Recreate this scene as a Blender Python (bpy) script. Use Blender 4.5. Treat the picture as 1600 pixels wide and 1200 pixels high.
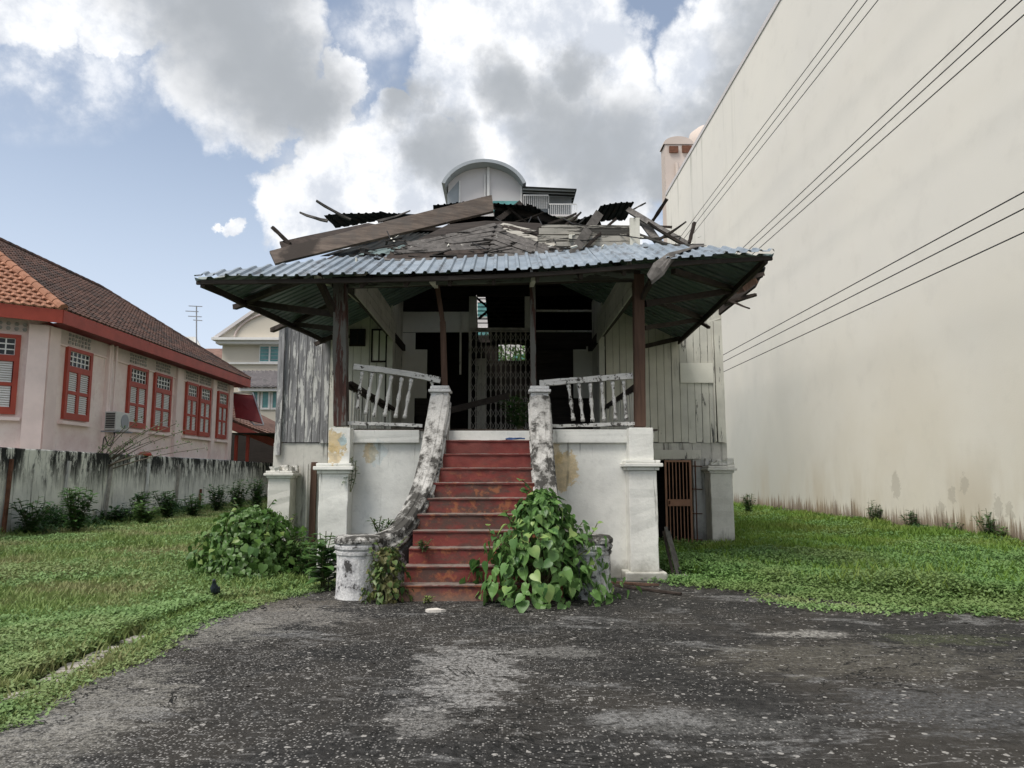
import bpy, math, random
import numpy as np
from mathutils import Vector, Matrix, noise as mnoise
random.seed(11); np.random.seed(11)
R=math.radians
scene=bpy.context.scene
for o in list(bpy.data.objects): bpy.data.objects.remove(o)
COL=scene.collection
# ---------------------------------------------------------------- camera
FPX=1150.0; PITCH=math.atan(141/1150.0); YAW=math.atan(14/1150.0)
CAM=Vector((0,0,1.5))
FWD=Vector((math.sin(YAW)*math.cos(PITCH),math.cos(YAW)*math.cos(PITCH),math.sin(PITCH)))
RT=Vector((math.cos(YAW),-math.sin(YAW),0)); UPV=RT.cross(FWD)
cd=bpy.data.cameras.new('camera'); cam=bpy.data.objects.new('camera',cd); COL.objects.link(cam)
cd.sensor_width=36; cd.lens=FPX/1600*36; cd.clip_start=.05; cd.clip_end=3000
m=Matrix((RT,UPV,-FWD)).transposed().to_4x4(); m.translation=CAM; cam.matrix_world=m
scene.camera=cam
scene.view_settings.view_transform='Standard'; scene.view_settings.look='None'
scene.view_settings.exposure=0.62; scene.view_settings.gamma=1
# survey helpers: image measurement + known distance -> a place in the world (metres)
def D(px,py): return FWD+RT*((px-800)/FPX)+UPV*((600-py)/FPX)
def U(px,py,Y): d=D(px,py); return CAM+d*(Y/d.y)
def UX(px,py,X): d=D(px,py); return CAM+d*(X/d.x)
def G(px,py,z=0.0): d=D(px,py); return CAM+d*((z-CAM.z)/d.z)
# ---------------------------------------------------------------- node helpers
class NT:
    def __init__(s,tree): s.t=tree; s.t.nodes.clear()
    def n(s,typ,props=None,**inp):
        nd=s.t.nodes.new(typ)
        for k,v in (props or {}).items(): setattr(nd,k,v)
        for k,v in inp.items():
            k2=int(k[1:]) if (k[0]=='i' and k[1:].isdigit()) else k.replace('_',' ')
            s.put(nd.inputs[k2],v)
        return nd
    def put(s,sock,v):
        if isinstance(v,bpy.types.NodeSocket): s.t.links.new(v,sock)
        elif isinstance(v,bpy.types.Node): s.t.links.new(v.outputs[0],sock)
        else:
            if isinstance(v,(tuple,list)) and len(v)==3 and sock.type=='RGBA': v=(*v,1)
            sock.default_value=v
    def pos(s): return s.n('ShaderNodeNewGeometry').outputs['Position']
    def mapv(s,v,scale=(1,1,1),loc=(0,0,0),rot=(0,0,0)):
        return s.n('ShaderNodeMapping',Vector=v,Scale=scale,Location=loc,Rotation=rot).outputs[0]
    def noise(s,v,scale,detail=4,rough=.55,dist=0):
        return s.n('ShaderNodeTexNoise',Vector=v,Scale=scale,Detail=detail,Roughness=rough,Distortion=dist).outputs['Fac']
    def math(s,op,a,b=0,c=0,clamp=False):
        return s.n('ShaderNodeMath',{'operation':op,'use_clamp':clamp},i0=a,i1=b,i2=c).outputs[0]
    def vmath(s,op,a,b=(0,0,0)):
        return s.n('ShaderNodeVectorMath',{'operation':op},i0=a,i1=b)
    def mr(s,v,a,b,c=0,d=1,smooth=True):
        return s.n('ShaderNodeMapRange',{'interpolation_type':'SMOOTHSTEP' if smooth else 'LINEAR'},Value=v,From_Min=a,From_Max=b,To_Min=c,To_Max=d).outputs[0]
    def mix(s,f,a,b,mode='MIX'):
        nd=s.t.nodes.new('ShaderNodeMix'); nd.data_type='RGBA'; nd.blend_type=mode; nd.clamp_factor=True
        s.put(nd.inputs[0],f); s.put(nd.inputs[6],a); s.put(nd.inputs[7],b); return nd.outputs[2]
    def xyz(s,v): return s.n('ShaderNodeSeparateXYZ',Vector=v).outputs
    def bump(s,h,st=.3,d=.02): return s.n('ShaderNodeBump',Strength=st,Distance=d,Height=h).outputs[0]
    def out(s,col,rough=.85,bump=None,metal=0,spec=.3,trans=0):
        b=s.n('ShaderNodeBsdfPrincipled',Base_Color=col,Roughness=rough,Metallic=metal)
        b.inputs['Specular IOR Level'].default_value=spec
        if bump is not None: s.t.links.new(bump,b.inputs['Normal'])
        sh=b.outputs[0]
        if trans:
            tr=s.n('ShaderNodeBsdfTranslucent',Color=col)
            sh=s.n('ShaderNodeMixShader',i0=trans,i1=sh,i2=tr.outputs[0]).outputs[0]
        s.n('ShaderNodeOutputMaterial',Surface=sh)
def newmat(name):
    m=bpy.data.materials.new(name); m.use_nodes=True; return m,NT(m.node_tree)
# ---------------------------------------------------------------- world: Nishita sky with broken cumulus
w=bpy.data.worlds.new('World'); scene.world=w; w.use_nodes=True
SUN_EL=R(58); SUN_AZ=R(230)      # azimuth clockwise from +Y
N=NT(w.node_tree)
sky=N.n('ShaderNodeTexSky',{'sky_type':'NISHITA','sun_disc':False,'sun_elevation':SUN_EL,'sun_rotation':SUN_AZ,'air_density':1.0,'dust_density':1.6,'ozone_density':1.4})
gen=N.n('ShaderNodeTexCoord').outputs['Generated']
def nvec(scale,detail,amp,rough=.6):
    nz=N.n('ShaderNodeTexNoise',Vector=gen,Scale=scale,Detail=detail,Roughness=rough).outputs['Color']
    v=N.vmath('SUBTRACT',nz,(.5,.5,.5)).outputs[0]
    return N.n('ShaderNodeVectorMath',{'operation':'SCALE'},i0=v,Scale=amp).outputs[0]
pert=N.vmath('ADD',gen,nvec(2.6,3,.20)).outputs[0]
pert=N.vmath('ADD',pert,nvec(9,7,.13,.62)).outputs[0]
pert=N.n('ShaderNodeVectorMath',{'operation':'NORMALIZE'},i0=pert).outputs[0]
soft=N.vmath('ADD',gen,nvec(3.2,5,.14)).outputs[0]
soft=N.n('ShaderNodeVectorMath',{'operation':'NORMALIZE'},i0=soft).outputs[0]
def blobs(lst,vec,lo,hi):
    acc=None
    for (px,py,r) in lst:
        d=D(px,py).normalized(); k=D(px,py).length
        rr=r/FPX/k
        dt=N.vmath('DOT_PRODUCT',vec,tuple(d)).outputs['Value']
        v=N.mr(dt,math.cos(rr*hi),math.cos(rr*lo))
        acc=v if acc is None else N.math('MAXIMUM',acc,v)
    return acc
cl=blobs([(330,-40,150),(390,100,115),(440,50,90),(545,140,45),(430,170,60),(510,190,50),(40,10,75),(150,50,55),(40,-90,100),(215,30,60),
  (770,70,100),(860,50,130),(960,130,105),(730,140,80),(830,200,150),(960,230,140),(640,205,50),
  (1140,70,90),(1160,160,110),(1080,240,110),(1250,80,160),(560,290,80),(470,310,60),(650,300,110),(520,250,50),(760,290,110),(930,320,100),(370,352,20)],pert,.80,1.10)
thin=blobs([(600,40,55),(560,240,110),(60,70,80),(150,90,80)],soft,.3,1.5)
grey=blobs([(360,60,120),(420,130,110),(340,-60,150),(470,170,70),(700,250,50),(880,190,75),(960,240,85),(800,150,50),(1120,190,70),(1150,110,55),(1220,60,90),(1050,280,50),(640,170,40),(900,90,40)],N.n('ShaderNodeVectorMath',{'operation':'NORMALIZE'},i0=N.vmath('ADD',soft,nvec(8,7,.12,.62)).outputs[0]).outputs[0],.2,1.5)
fine=N.noise(gen,14,8,.62); wide=N.noise(gen,4,5,.55)
fwdw=N.mr(N.vmath('DOT_PRODUCT',gen,tuple(FWD)).outputs['Value'],.35,.75,1,0)
other=N.math('MULTIPLY',N.mr(N.noise(gen,2.2,8,.58),.47,.56),fwdw)
cl=N.math('MAXIMUM',cl,other)
cl=N.math('MAXIMUM',cl,N.math('MULTIPLY',thin,N.mr(fine,.35,.65,.1,.75)))
gdark=N.math('MULTIPLY',grey,N.mr(wide,.3,.6,.65,1.0))
gdark=N.math('MAXIMUM',gdark,N.math('MULTIPLY',N.mr(wide,.45,.62),fwdw))
white=N.mix(N.mr(fine,.36,.62),(6.2,6.6,7.3,1),(9.6,9.7,9.9,1))
ccol=N.mix(gdark,white,(3.9,4.15,4.45,1))
el=N.xyz(gen)[2]
base=N.mix(N.mr(el,.02,.5,.9,.18),N.mix(1,sky.outputs[0],(1.7,1.5,1.32,1),'MULTIPLY'),(6.6,7.5,9.0,1))
skyc=N.mix(cl,base,ccol)
bg=N.n('ShaderNodeBackground',Color=skyc,Strength=.074)
N.n('ShaderNodeOutputWorld',Surface=bg.outputs[0])
sd=bpy.data.lights.new('sun','SUN'); sd.energy=2.3; sd.angle=R(28); sd.color=(1,.95,.88)
so=bpy.data.objects.new('sun',sd); COL.objects.link(so)
sdir=Vector((math.sin(SUN_AZ)*math.cos(SUN_EL),math.cos(SUN_AZ)*math.cos(SUN_EL),math.sin(SUN_EL)))
so.rotation_euler=sdir.to_track_quat('Z','Y').to_euler(); so.location=sdir*50
# ---------------------------------------------------------------- materials
def objrand(N): return N.n('ShaderNodeObjectInfo').outputs['Random']
def m_plain(name,col,rough=.8,var=.15,scale=3,metal=0,bs=.15,bscale=40):
    m,N=newmat(name); p=N.pos()
    n=N.noise(p,scale,6,.6)
    c=N.mix(N.mr(n,.3,.7),tuple(x*(1-var) for x in col),tuple(min(1,x*(1+var)) for x in col))
    c=N.mix(N.math('MULTIPLY',objrand(N),.25),c,tuple(x*.6 for x in col))
    N.out(c,rough,N.bump(N.noise(p,bscale,4),bs,.01),metal); return m
def m_plaster(name,base,mould=.35,dirt=(.10,.095,.075),low=.5,patches=(),topz=None,rough=.9,mscale=1.0,brown=None,peel=.0):
    """weathered limewash: streaked mould, splash dirt near the ground, bare patches"""
    m,N=newmat(name); p=N.pos(); x,y,z=N.xyz(p)
    n=N.noise(p,1.3,7,.62); n2=N.noise(p,9,6,.6)
    c=N.mix(N.mr(n,.3,.7),tuple(v*.84 for v in base),tuple(min(.85,v*1.08) for v in base))
    c=N.mix(N.mr(n2,.52,.68,0,.35),c,tuple(v*.72 for v in base))
    st=N.noise(N.mapv(p,(7*mscale,7*mscale,.55*mscale)),1,7,.68)
    big=N.noise(p,.9,4)
    mk=N.mr(N.math('ADD',st,N.math('MULTIPLY',big,.35)),.86-mould*.4,.98-mould*.36,0,.85)
    for (cx,cy,cz,r,col,amt) in patches:
        d=N.vmath('SUBTRACT',p,(cx,cy,cz)).outputs[0]
        l=N.n('ShaderNodeVectorMath',{'operation':'LENGTH'},i0=N.vmath('MULTIPLY',d,(1,.3,.75)).outputs[0]).outputs['Value']
        l=N.math('ADD',l,N.math('MULTIPLY',N.math('SUBTRACT',N.noise(p,5,9,.78),.5),r*3.6))
        c=N.mix(N.mr(l,r,r*.9,0,amt),c,N.mix(N.mr(N.noise(p,11,7,.7),.35,.65),tuple(v*.75 for v in col),tuple(min(.9,v*1.15) for v in col)))
    c=N.mix(mk,c,dirt)
    if topz is not None:
        tz=N.math('ADD',z,N.math('MULTIPLY',N.math('SUBTRACT',N.noise(N.mapv(p,(5,5,.35)),1,7,.7),.5),topz[1]))
        tz2=N.mr(tz,topz[0]-topz[2],topz[0],0,1)
        tk=N.math('MULTIPLY',tz2,N.mr(N.noise(N.mapv(p,(6,2.6,.9)),1,7,.78),.42,.52))
        c=N.mix(tk,c,(.02,.02,.018))
    lw=N.math('ADD',z,N.math('MULTIPLY',N.math('SUBTRACT',N.noise(p,4,7,.7),.5),low*1.6))
    c=N.mix(N.mr(lw,low,.0,0,.75),c,brown or tuple(v*1.2 for v in dirt))
    h=N.math('ADD',N.math('MULTIPLY',N.noise(p,22,6,.65),.6),N.math('MULTIPLY',N.noise(p,3,3),.6))
    h=N.math('SUBTRACT',h,N.math('MULTIPLY',mk,.1))
    N.out(c,rough,N.bump(h,.35,.02)); return m
def m_wood(name,wood=(.17,.165,.16),paint=None,amt=.5,axis='Z',wear=1.0,green=0):
    """aged timber with grain; paint (if any) flaking along the grain"""
    m,N=newmat(name); p=N.pos()
    sc={'Z':(26,26,1.6),'X':(1.6,26,26),'Y':(26,1.6,26),'N':(9,9,9)}[axis]
    sc2={'Z':(9,9,1.1),'X':(1.1,9,9),'Y':(9,1.1,9),'N':(15,15,15)}[axis]
    off=N.n('ShaderNodeCombineXYZ',X=N.math('MULTIPLY',objrand(N),7),Y=N.math('MULTIPLY',objrand(N),13),Z=N.math('MULTIPLY',objrand(N),5)).outputs[0]
    pv=N.vmath('ADD',p,off).outputs[0]
    g=N.noise(N.mapv(pv,sc),1,7,.65,.4)
    c=N.mix(N.mr(g,.3,.7),tuple(v*.5 for v in wood),tuple(v*1.35 for v in wood))
    c=N.mix(N.mr(N.noise(p,1.7,5),.35,.7,0,.5),c,tuple(v*.55 for v in wood))
    h=g
    if paint:
        f=N.noise(N.mapv(pv,sc2),1,9,.72,.3)
        f=N.math('ADD',f,N.math('MULTIPLY',N.math('SUBTRACT',N.noise(p,1.5,3),.5),.25))
        t=.5+(.5-amt)*.42
        mk=N.mr(f,t-.012,t+.012)
        pn=N.noise(p,2.5,6)
        pc=N.mix(N.mr(pn,.3,.7),tuple(v*.82 for v in paint),paint)
        pc=N.mix(N.mr(N.noise(N.mapv(pv,(12,12,1.4)),1,6,.65),.55,.75,0,.4),pc,(.16,.155,.13))
        pc=N.mix(N.math('MULTIPLY',objrand(N),.3),pc,tuple(v*.62 for v in paint))
        c=N.mix(mk,c,pc); h=N.math('ADD',N.math('MULTIPLY',g,.4),N.math('MULTIPLY',mk,.6))
    else:
        c=N.mix(N.math('MULTIPLY',objrand(N),.55),c,tuple(v*.45 for v in wood))
    N.out(c,.85,N.bump(h,.5,.012)); return m
def m_leaf(name,a,b,young,trans=.25,rough=.42):
    m,N=newmat(name); p=N.pos(); r=objrand(N)
    n=N.noise(p,5,3)
    rr=N.math('FRACT',N.math('ADD',N.math('MULTIPLY',r,3.7),N.math('MULTIPLY',n,.8)))
    c=N.mix(rr,a,b); c=N.mix(N.mr(N.math('ADD',N.math('MULTIPLY',r,.7),N.math('MULTIPLY',n,.5)),.72,.95),c,young)
    N.out(c,rough,N.bump(N.noise(p,30,3),.12,.005),0,.4,trans); return m
M={}
YEL=(.60,.45,.22); BLU=(.36,.50,.55)
M['plaster']=m_plaster('white_limewash',(.76,.76,.71),.24,(.12,.115,.09),.35,
   patches=[(U(880,735,10.95)+Vector((0,0,0)))[:]+(.22,YEL,.75),(U(866,712,10.95))[:]+(.12,YEL,.6),(U(578,706,10.95))[:]+(.10,YEL,.7),
            (U(526,690,10.8))[:]+(.16,YEL,.8),(U(538,688,10.8))[:]+(.07,BLU,.8),(U(524,712,10.8))[:]+(.12,YEL,.7),(U(590,708,10.95))[:]+(.12,BLU,.3)])
M['plaster_old']=m_plaster('old_grey_limewash',(.60,.59,.54),.40,(.11,.105,.09),.7)
M['plaster_pier']=m_plaster('pier_limewash',(.68,.67,.62),.34,(.07,.065,.055),.35)
def m_mossy(name,base,cover,scale,grey):
    m,N=newmat(name); p=N.pos()
    a=N.noise(p,scale,9,.74,.2); b=N.noise(N.mapv(p,(1.6,1.6,.7)),scale*.35,5,.6); f=N.noise(p,scale*6,6,.75)
    c=N.mix(N.mr(f,.35,.65),tuple(v*.72 for v in base),base)
    k=N.math('ADD',N.math('MULTIPLY',a,.7),N.math('MULTIPLY',b,.5)); k=N.math('ADD',k,N.mr(N.xyz(p)[2],2.4,.7,-.04,.05)); t=.60+(.5-cover)*.22
    c=N.mix(N.mr(k,t-.05,t+.0,0,.65),c,grey)
    c=N.mix(N.mr(N.math('ADD',k,N.math('MULTIPLY',N.math('SUBTRACT',f,.5),.18)),t+.005,t+.06,0,.92),c,(.028,.026,.023))
    up=N.mr(N.xyz(N.n('ShaderNodeNewGeometry').outputs['Normal'])[2],.2,.8)
    c=N.mix(N.math('MULTIPLY',N.mr(b,.38,.6,.1,.5),up),c,(.07,.068,.06))
    h=N.math('ADD',N.math('MULTIPLY',f,.5),a); N.out(c,.92,N.bump(h,.8,.02)); return m
M['mossy']=m_mossy('lichen_blackened_render',(.60,.59,.56),.52,7,(.22,.215,.20))
M['mossy_soft']=m_mossy('blotched_render',(.72,.72,.71),.27,6,(.36,.36,.37))
M['bwall']=m_plaster('boundary_wall_render',(.74,.73,.66),.30,(.07,.068,.058),.5,topz=(1.95,2.0,1.0),brown=(.09,.075,.05))
M['plank_grey']=m_wood('bare_grey_plank',(.27,.27,.275),(.66,.66,.63),.40)
M['plank_white']=m_wood('cream_painted_plank',(.13,.12,.10),(.72,.70,.61),.90)
M['plank_white2']=m_wood('cream_flaking_plank',(.13,.13,.12),(.70,.69,.61),.78)
M['rail_white']=m_wood('flaking_white_rail',(.07,.065,.058),(.70,.69,.65),.68,'N')
M['sheet_cream']=m_plain('cream_fibre_sheet',(.82,.81,.72),.85,.08,1.2)
M['beam_dark']=m_wood('dark_timber',(.055,.042,.035),None,0,'N')
M['beam_dark_x']=m_wood('dark_timber_x',(.055,.045,.038),None,0,'X')
M['beam_green']=m_wood('faded_green_board',(.07,.07,.055),(.16,.18,.15),.55,'X')
M['burnt']=m_wood('charred_board',(.040,.032,.027),None,0,'X')  # charred boards, and dark colour standing in for shade in voids and interiors
M['burnt_z']=m_wood('charred_upright',(.03,.022,.018),None,0,'Z')
M['grey_wood']=m_wood('weathered_grey_timber',(.15,.14,.13),None,0,'N')
M['slat_wood']=m_wood('silvered_board',(.115,.107,.10),(.36,.35,.32),.16,'N')
M['post_red']=m_wood('red_brown_post',(.085,.042,.034),(.15,.145,.13),.55)
M['post_brown']=m_wood('brown_post',(.15,.088,.062),None,0,'Z')
M['floor_wood']=m_wood('floor_board',(.07,.055,.045),None,0,'Y')
# long fascia board: brown, charred near its left end
m_,N=newmat('brown_fascia_board'); p=N.pos(); g=N.noise(N.mapv(p,(1.2,8,18),(0,0,0),(0,R(14),0)),1,8,.7,.1)
c=N.mix(N.mr(g,.3,.7),(.07,.052,.042),(.17,.135,.11)); c=N.mix(N.mr(N.noise(p,1.6,7,.65),.42,.68,0,.7),c,(.075,.07,.066))
x_=N.math('ADD',N.xyz(p)[0],N.math('MULTIPLY',N.noise(p,6,5),.35))
bb=U(470,385,12.2).x
c=N.mix(N.math('MULTIPLY',N.mr(x_,bb-.12,bb+.02),N.mr(x_,bb+.55,bb+.38)),c,(.035,.027,.022))
N.out(c,.8,N.bump(g,.5,.01)); M['fascia']=m_
# galvanised sheet
def m_metal(name,a,b,rust,amt):
    m,N=newmat(name); p=N.pos(); n=N.noise(p,2.2,6,.6)
    c=N.mix(N.mr(n,.3,.7),a,b); c=N.mix(N.math('MULTIPLY',objrand(N),.35),c,tuple(v*.7 for v in a))
    st=N.noise(N.mapv(p,(5,2,5)),1,7,.7); c=N.mix(N.mr(st,.62-amt*.2,.72-amt*.15,0,.8),c,rust)
    N.out(c,.5 if a[0]>.1 else .9,N.bump(N.noise(p,30,4),.12,.01),.3 if a[0]>.2 else 0,.5 if a[0]>.1 else .15); return m
M['metal']=m_metal('pale_blue_sheet',(.20,.245,.285),(.32,.37,.415),(.12,.125,.13),.55)
M['metal_under']=m_metal('green_grey_sheet',(.12,.17,.165),(.17,.23,.22),(.06,.055,.045),.3)  # darker greenish copy of the pale sheet; underside shade put into the colour
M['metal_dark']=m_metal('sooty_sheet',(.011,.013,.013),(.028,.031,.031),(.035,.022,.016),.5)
M['clere']=m_wood('peeling_clerestory_board',(.09,.085,.075),(.44,.42,.37),.56,'X')
M['rubble']=m_wood('splintered_wood',(.06,.055,.05),(.36,.35,.32),.10,'N')
# red steps
m_,N=newmat('worn_red_steps'); p=N.pos(); x,y,z=N.xyz(p)
n=N.noise(p,3,7,.62)
c=N.mix(N.mr(n,.3,.7),(.14,.03,.027),(.22,.052,.042))
low=N.mr(z,1.75,1.25)
st=N.noise(N.mapv(p,(1.5,1.5,4)),1,7,.7)
c=N.mix(N.math('MULTIPLY',N.mr(N.math('ADD',st,N.math('MULTIPLY',N.noise(p,14,4),.15)),.50,.68,0,.8),N.mr(z,1.9,1.3,.35,1)),c,(.07,.055,.045))
c=N.mix(N.math('MULTIPLY',N.mr(N.noise(p,4.5,7,.7),.52,.62,0,.75),low),c,(.32,.12,.055))
nz=N.n('ShaderNodeNewGeometry').outputs['Normal']
fr=N.math('FRACT',N.math('DIVIDE',z,.199))
edge=N.math('MULTIPLY',N.math('MAXIMUM',N.mr(fr,.93,.97),N.mr(fr,.03,.0)),N.mr(N.noise(p,8,7,.75),.44,.55))
c=N.mix(N.math('MULTIPLY',edge,.6),c,(.30,.27,.24))
c=N.mix(N.math('MULTIPLY',N.mr(N.xyz(nz)[2],.6,.9),.7),c,(.17,.15,.13))
c=N.mix(N.mr(z,.16,.0,0,.6),c,(.25,.17,.13))
N.out(c,.75,N.bump(N.math('ADD',N.noise(p,18,6),N.noise(p,4,3)),.35,.015)); M['steps']=m_
# tall wall
m_,N=newmat('cream_party_wall'); p=N.pos(); x,y,z=N.xyz(p)
n=N.noise(p,.16,5,.5)
c=N.mix(N.mr(n,.3,.7),(.74,.715,.65),(.79,.76,.68))
c=N.mix(N.math('MULTIPLY',N.mr(z,9,.5),N.mr(N.noise(p,.25,4),.35,.65,.1,.45)),c,(.62,.56,.44))
c=N.mix(N.mr(N.noise(p,1.2,7,.6),.5,.75,0,.14),c,(.45,.43,.38))
stv=N.noise(N.mapv(p,(1,1.1,.05)),1,7,.7)
zone=N.math('MULTIPLY',N.mr(y,29,40),N.mr(z,7,14))
c=N.mix(N.math('MULTIPLY',N.mr(stv,.55,.66,0,.5),zone),c,(.17,.18,.13))
zr=N.math('ADD',z,N.math('MULTIPLY',N.math('SUBTRACT',N.noise(N.mapv(p,(1,.3,.2)),1,4,.5),.5),6))
c=N.mix(N.math('MULTIPLY',N.mr(zr,8.5,1.5,0,.5),N.mr(y,20,30)),c,(.26,.29,.28))
spk=N.noise(N.mapv(p,(1,8,.4)),1,9,.8)
hb=N.math('SUBTRACT',z,N.math('MULTIPLY',N.math('SUBTRACT',spk,.36),2.6))
c=N.mix(N.mr(hb,.22,.0,0,.8),c,(.20,.135,.085)); 
c=N.mix(N.math('MULTIPLY',N.mr(hb,.0,-.3),.7),c,(.07,.05,.035))
c=N.mix(N.math('MULTIPLY',N.mr(z,2.6,.8),N.mr(N.noise(N.mapv(p,(1,.7,.18)),1,5),.45,.65,0,.35)),c,(.42,.33,.2))
for (px,py,r) in [(1400,758,.22),(1488,772,.13),(1470,795,.12),(1507,757,.13),(1560,790,.14),(1578,800,.12)]:
    q=UX(px,py,10.6); d=N.vmath('SUBTRACT',p,tuple(q)).outputs[0]
    l=N.n('ShaderNodeVectorMath',{'operation':'LENGTH'},i0=N.vmath('MULTIPLY',d,(1,.8,.6)).outputs[0]).outputs['Value']
    l=N.math('ADD',l,N.math('MULTIPLY',N.math('SUBTRACT',N.noise(p,5,8,.75),.5),.6))
    c=N.mix(N.mr(l,r,r*.75,0,.45),c,(.40,.37,.31))
N.out(c,.85,N.bump(N.math('ADD',N.noise(p,25,4),N.math('MULTIPLY',N.noise(p,.5,3),3)),.12,.02)); M['tallwall']=m_
M['tallwall_pink']=m_plain('pinkish_render',(.58,.50,.44),.85,.06,.4)
# asphalt with exposed aggregate and lichen
m_,N=newmat('old_exposed_asphalt'); p=N.pos(); x,y,z=N.xyz(p)
big=N.noise(p,.55,6,.6,.4); mid=N.noise(N.mapv(p,(1.3,2.2,1)),1.2,8,.68,.5)
vor=N.n('ShaderNodeTexVoronoi',{'feature':'F1'},Vector=p,Scale=66,Randomness=1)
cellc=N.xyz(vor.outputs['Color'])[0]; dist=vor.outputs['Distance']
vor2=N.n('ShaderNodeTexVoronoi',{'feature':'F1'},Vector=p,Scale=24,Randomness=1)
cell2=N.xyz(vor2.outputs['Color'])[1]
c=N.mix(N.mr(N.noise(p,14,7,.7),.35,.65),(.010,.010,.0095),(.036,.035,.033))
c=N.mix(N.mr(big,.42,.62,0,.4),c,(.055,.048,.038))
leftw=N.mr(N.math('ADD',x,N.math('MULTIPLY',y,.12)),-.4,-2.2,0,.2)
thr=N.math('ADD',N.math('SUBTRACT',N.mr(mid,.35,.65,.90,.72),leftw),N.mr(x,.2,2.2,0,.13))
stone=N.math('MULTIPLY',N.math('GREATER_THAN',cellc,thr),N.mr(dist,.55,.40))
sc=N.mix(N.xyz(vor.outputs['Color'])[1],(.10,.097,.092),(.33,.32,.30))
c=N.mix(stone,c,sc)
stone2=N.math('MULTIPLY',N.math('GREATER_THAN',cell2,.955),N.mr(vor2.outputs['Distance'],.5,.35))
c=N.mix(stone2,c,(.30,.29,.27))
lich=N.noise(N.mapv(p,(1.0,1.9,1),(3,1,0)),.8,9,.72,.6)
fin=N.noise(p,26,5,.7)
lm=N.math('MULTIPLY',N.mr(lich,.55,.63),N.mr(fin,.38,.56,.15,.8))
c=N.mix(lm,c,N.mix(N.mr(N.noise(p,60,3,.7),.4,.6),(.11,.11,.108),(.24,.24,.235)))
stk=N.noise(N.mapv(p,(4,15,1)),1,6,.72); c=N.mix(N.math('MULTIPLY',N.mr(stk,.56,.64,0,.6),N.mr(big,.38,.55)),c,(.19,.187,.18))
def patch(px,py,rx,ry,col,amt):
    global c; amt*=.8
    q=G(px,py); d=N.vmath('MULTIPLY',N.vmath('SUBTRACT',p,tuple(q)).outputs[0],(1/rx,1/ry,0)).outputs[0]
    l=N.n('ShaderNodeVectorMath',{'operation':'LENGTH'},i0=d).outputs['Value']
    l=N.math('ADD',l,N.math('MULTIPLY',N.math('SUBTRACT',N.noise(N.mapv(p,(1,1.8,1)),2.6,9,.8),.5),3.6))
    c=N.mix(N.math('MULTIPLY',N.mr(l,1.0,.6),N.math('MULTIPLY',N.math('MULTIPLY',N.mr(fin,.38,.58,.12,1),N.mr(N.noise(p,75,3,.7),.38,.55,.35,1)),amt)),c,col)
patch(730,1050,.45,1.1,(.36,.355,.34),.95); patch(660,1130,.3,.3,(.27,.265,.25),.8); patch(870,1020,.45,.22,(.26,.255,.24),.75)
patch(1270,992,.55,.18,(.42,.41,.38),.9); patch(1350,1030,1.5,.7,(.16,.15,.12),.6); patch(1480,1000,.7,.3,(.10,.12,.05),.55)
patch(420,965,1.1,.7,(.28,.265,.24),.9); patch(330,990,.7,.6,(.26,.25,.22),.85); patch(130,1110,.7,.7,(.27,.26,.23),.85); patch(200,1060,.5,.5,(.24,.23,.20),.7); patch(60,1170,.5,.5,(.25,.24,.21),.7)
patch(1100,1130,.8,.3,(.22,.22,.21),.5); patch(1500,1110,.8,.6,(.15,.155,.16),.6); patch(450,945,.8,.5,(.19,.17,.14),.8)
crk=N.math('ABSOLUTE',N.math('SUBTRACT',N.noise(p,.75,6,.62,.8),.5))
crm=N.math('MULTIPLY',N.mr(crk,.006,.001),N.mr(N.noise(p,.4,2),.42,.5))
c=N.mix(crm,c,(.008,.008,.007))
h=N.math('ADD',N.math('MULTIPLY',N.mr(dist,.7,.1),.6),N.math('SUBTRACT',N.math('MULTIPLY',N.noise(p,5,6,.6),1.2),crm))
N.out(c,.88,N.bump(h,.7,.012),0,.25); M['asphalt']=m_
m_,N=newmat('damp_soil'); p=N.pos()
c=N.mix(N.mr(N.noise(p,2,7,.65),.35,.65),(.035,.05,.018),(.075,.085,.035)); c=N.mix(N.mr(N.noise(p,.6,4),.5,.7,0,.6),c,(.10,.085,.05))
N.out(c,.95,N.bump(N.noise(p,20,6,.7),.8,.03)); M['soil']=m_
M['concrete']=m_plain('pale_concrete',(.33,.31,.27),.9,.3,6,0,.5,30)
def m_grass(name,a,b,dry,sc=1.2):
    m,N=newmat(name); p=N.pos(); n=N.noise(p,sc,5); n2=N.noise(p,23,3)
    c=N.mix(N.mr(n,.35,.65),a,b); c=N.mix(N.mr(n2,.3,.7,0,.6),c,tuple(v*1.5 for v in b))
    c=N.mix(N.mr(N.noise(N.mapv(p,(1,1,1),(7,3,0)),.45,6,.65),.46,.62,0,.7),c,dry)
    N.out(c,.6,None,0,.3,.3); return m
M['grass']=m_grass('lawn_grass',(.135,.20,.055),(.20,.28,.085),(.33,.31,.16))
M['meadow']=m_grass('meadow_blades',(.09,.17,.025),(.15,.25,.045),(.20,.25,.06))
M['cover']=m_grass('clover_cover',(.115,.20,.065),(.19,.30,.11),(.27,.31,.13),.9)
M['cover_dark']=m_grass('dense_cover',(.075,.155,.05),(.15,.26,.08),(.18,.25,.085),.9)
M['heart']=m_leaf('heart_leaf',(.045,.12,.03),(.15,.28,.08),(.27,.38,.12))
M['heart2']=m_leaf('heart_leaf_pale',(.04,.105,.022),(.12,.22,.05),(.19,.27,.07))
M['heart3']=m_leaf('heart_leaf_bronze',(.035,.09,.025),(.12,.18,.05),(.20,.19,.08))
M['weed']=m_leaf('weed_leaf',(.035,.095,.028),(.085,.18,.05),(.13,.23,.07))
M['stem']=m_plain('green_stem',(.09,.10,.04),.7,.2)
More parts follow.
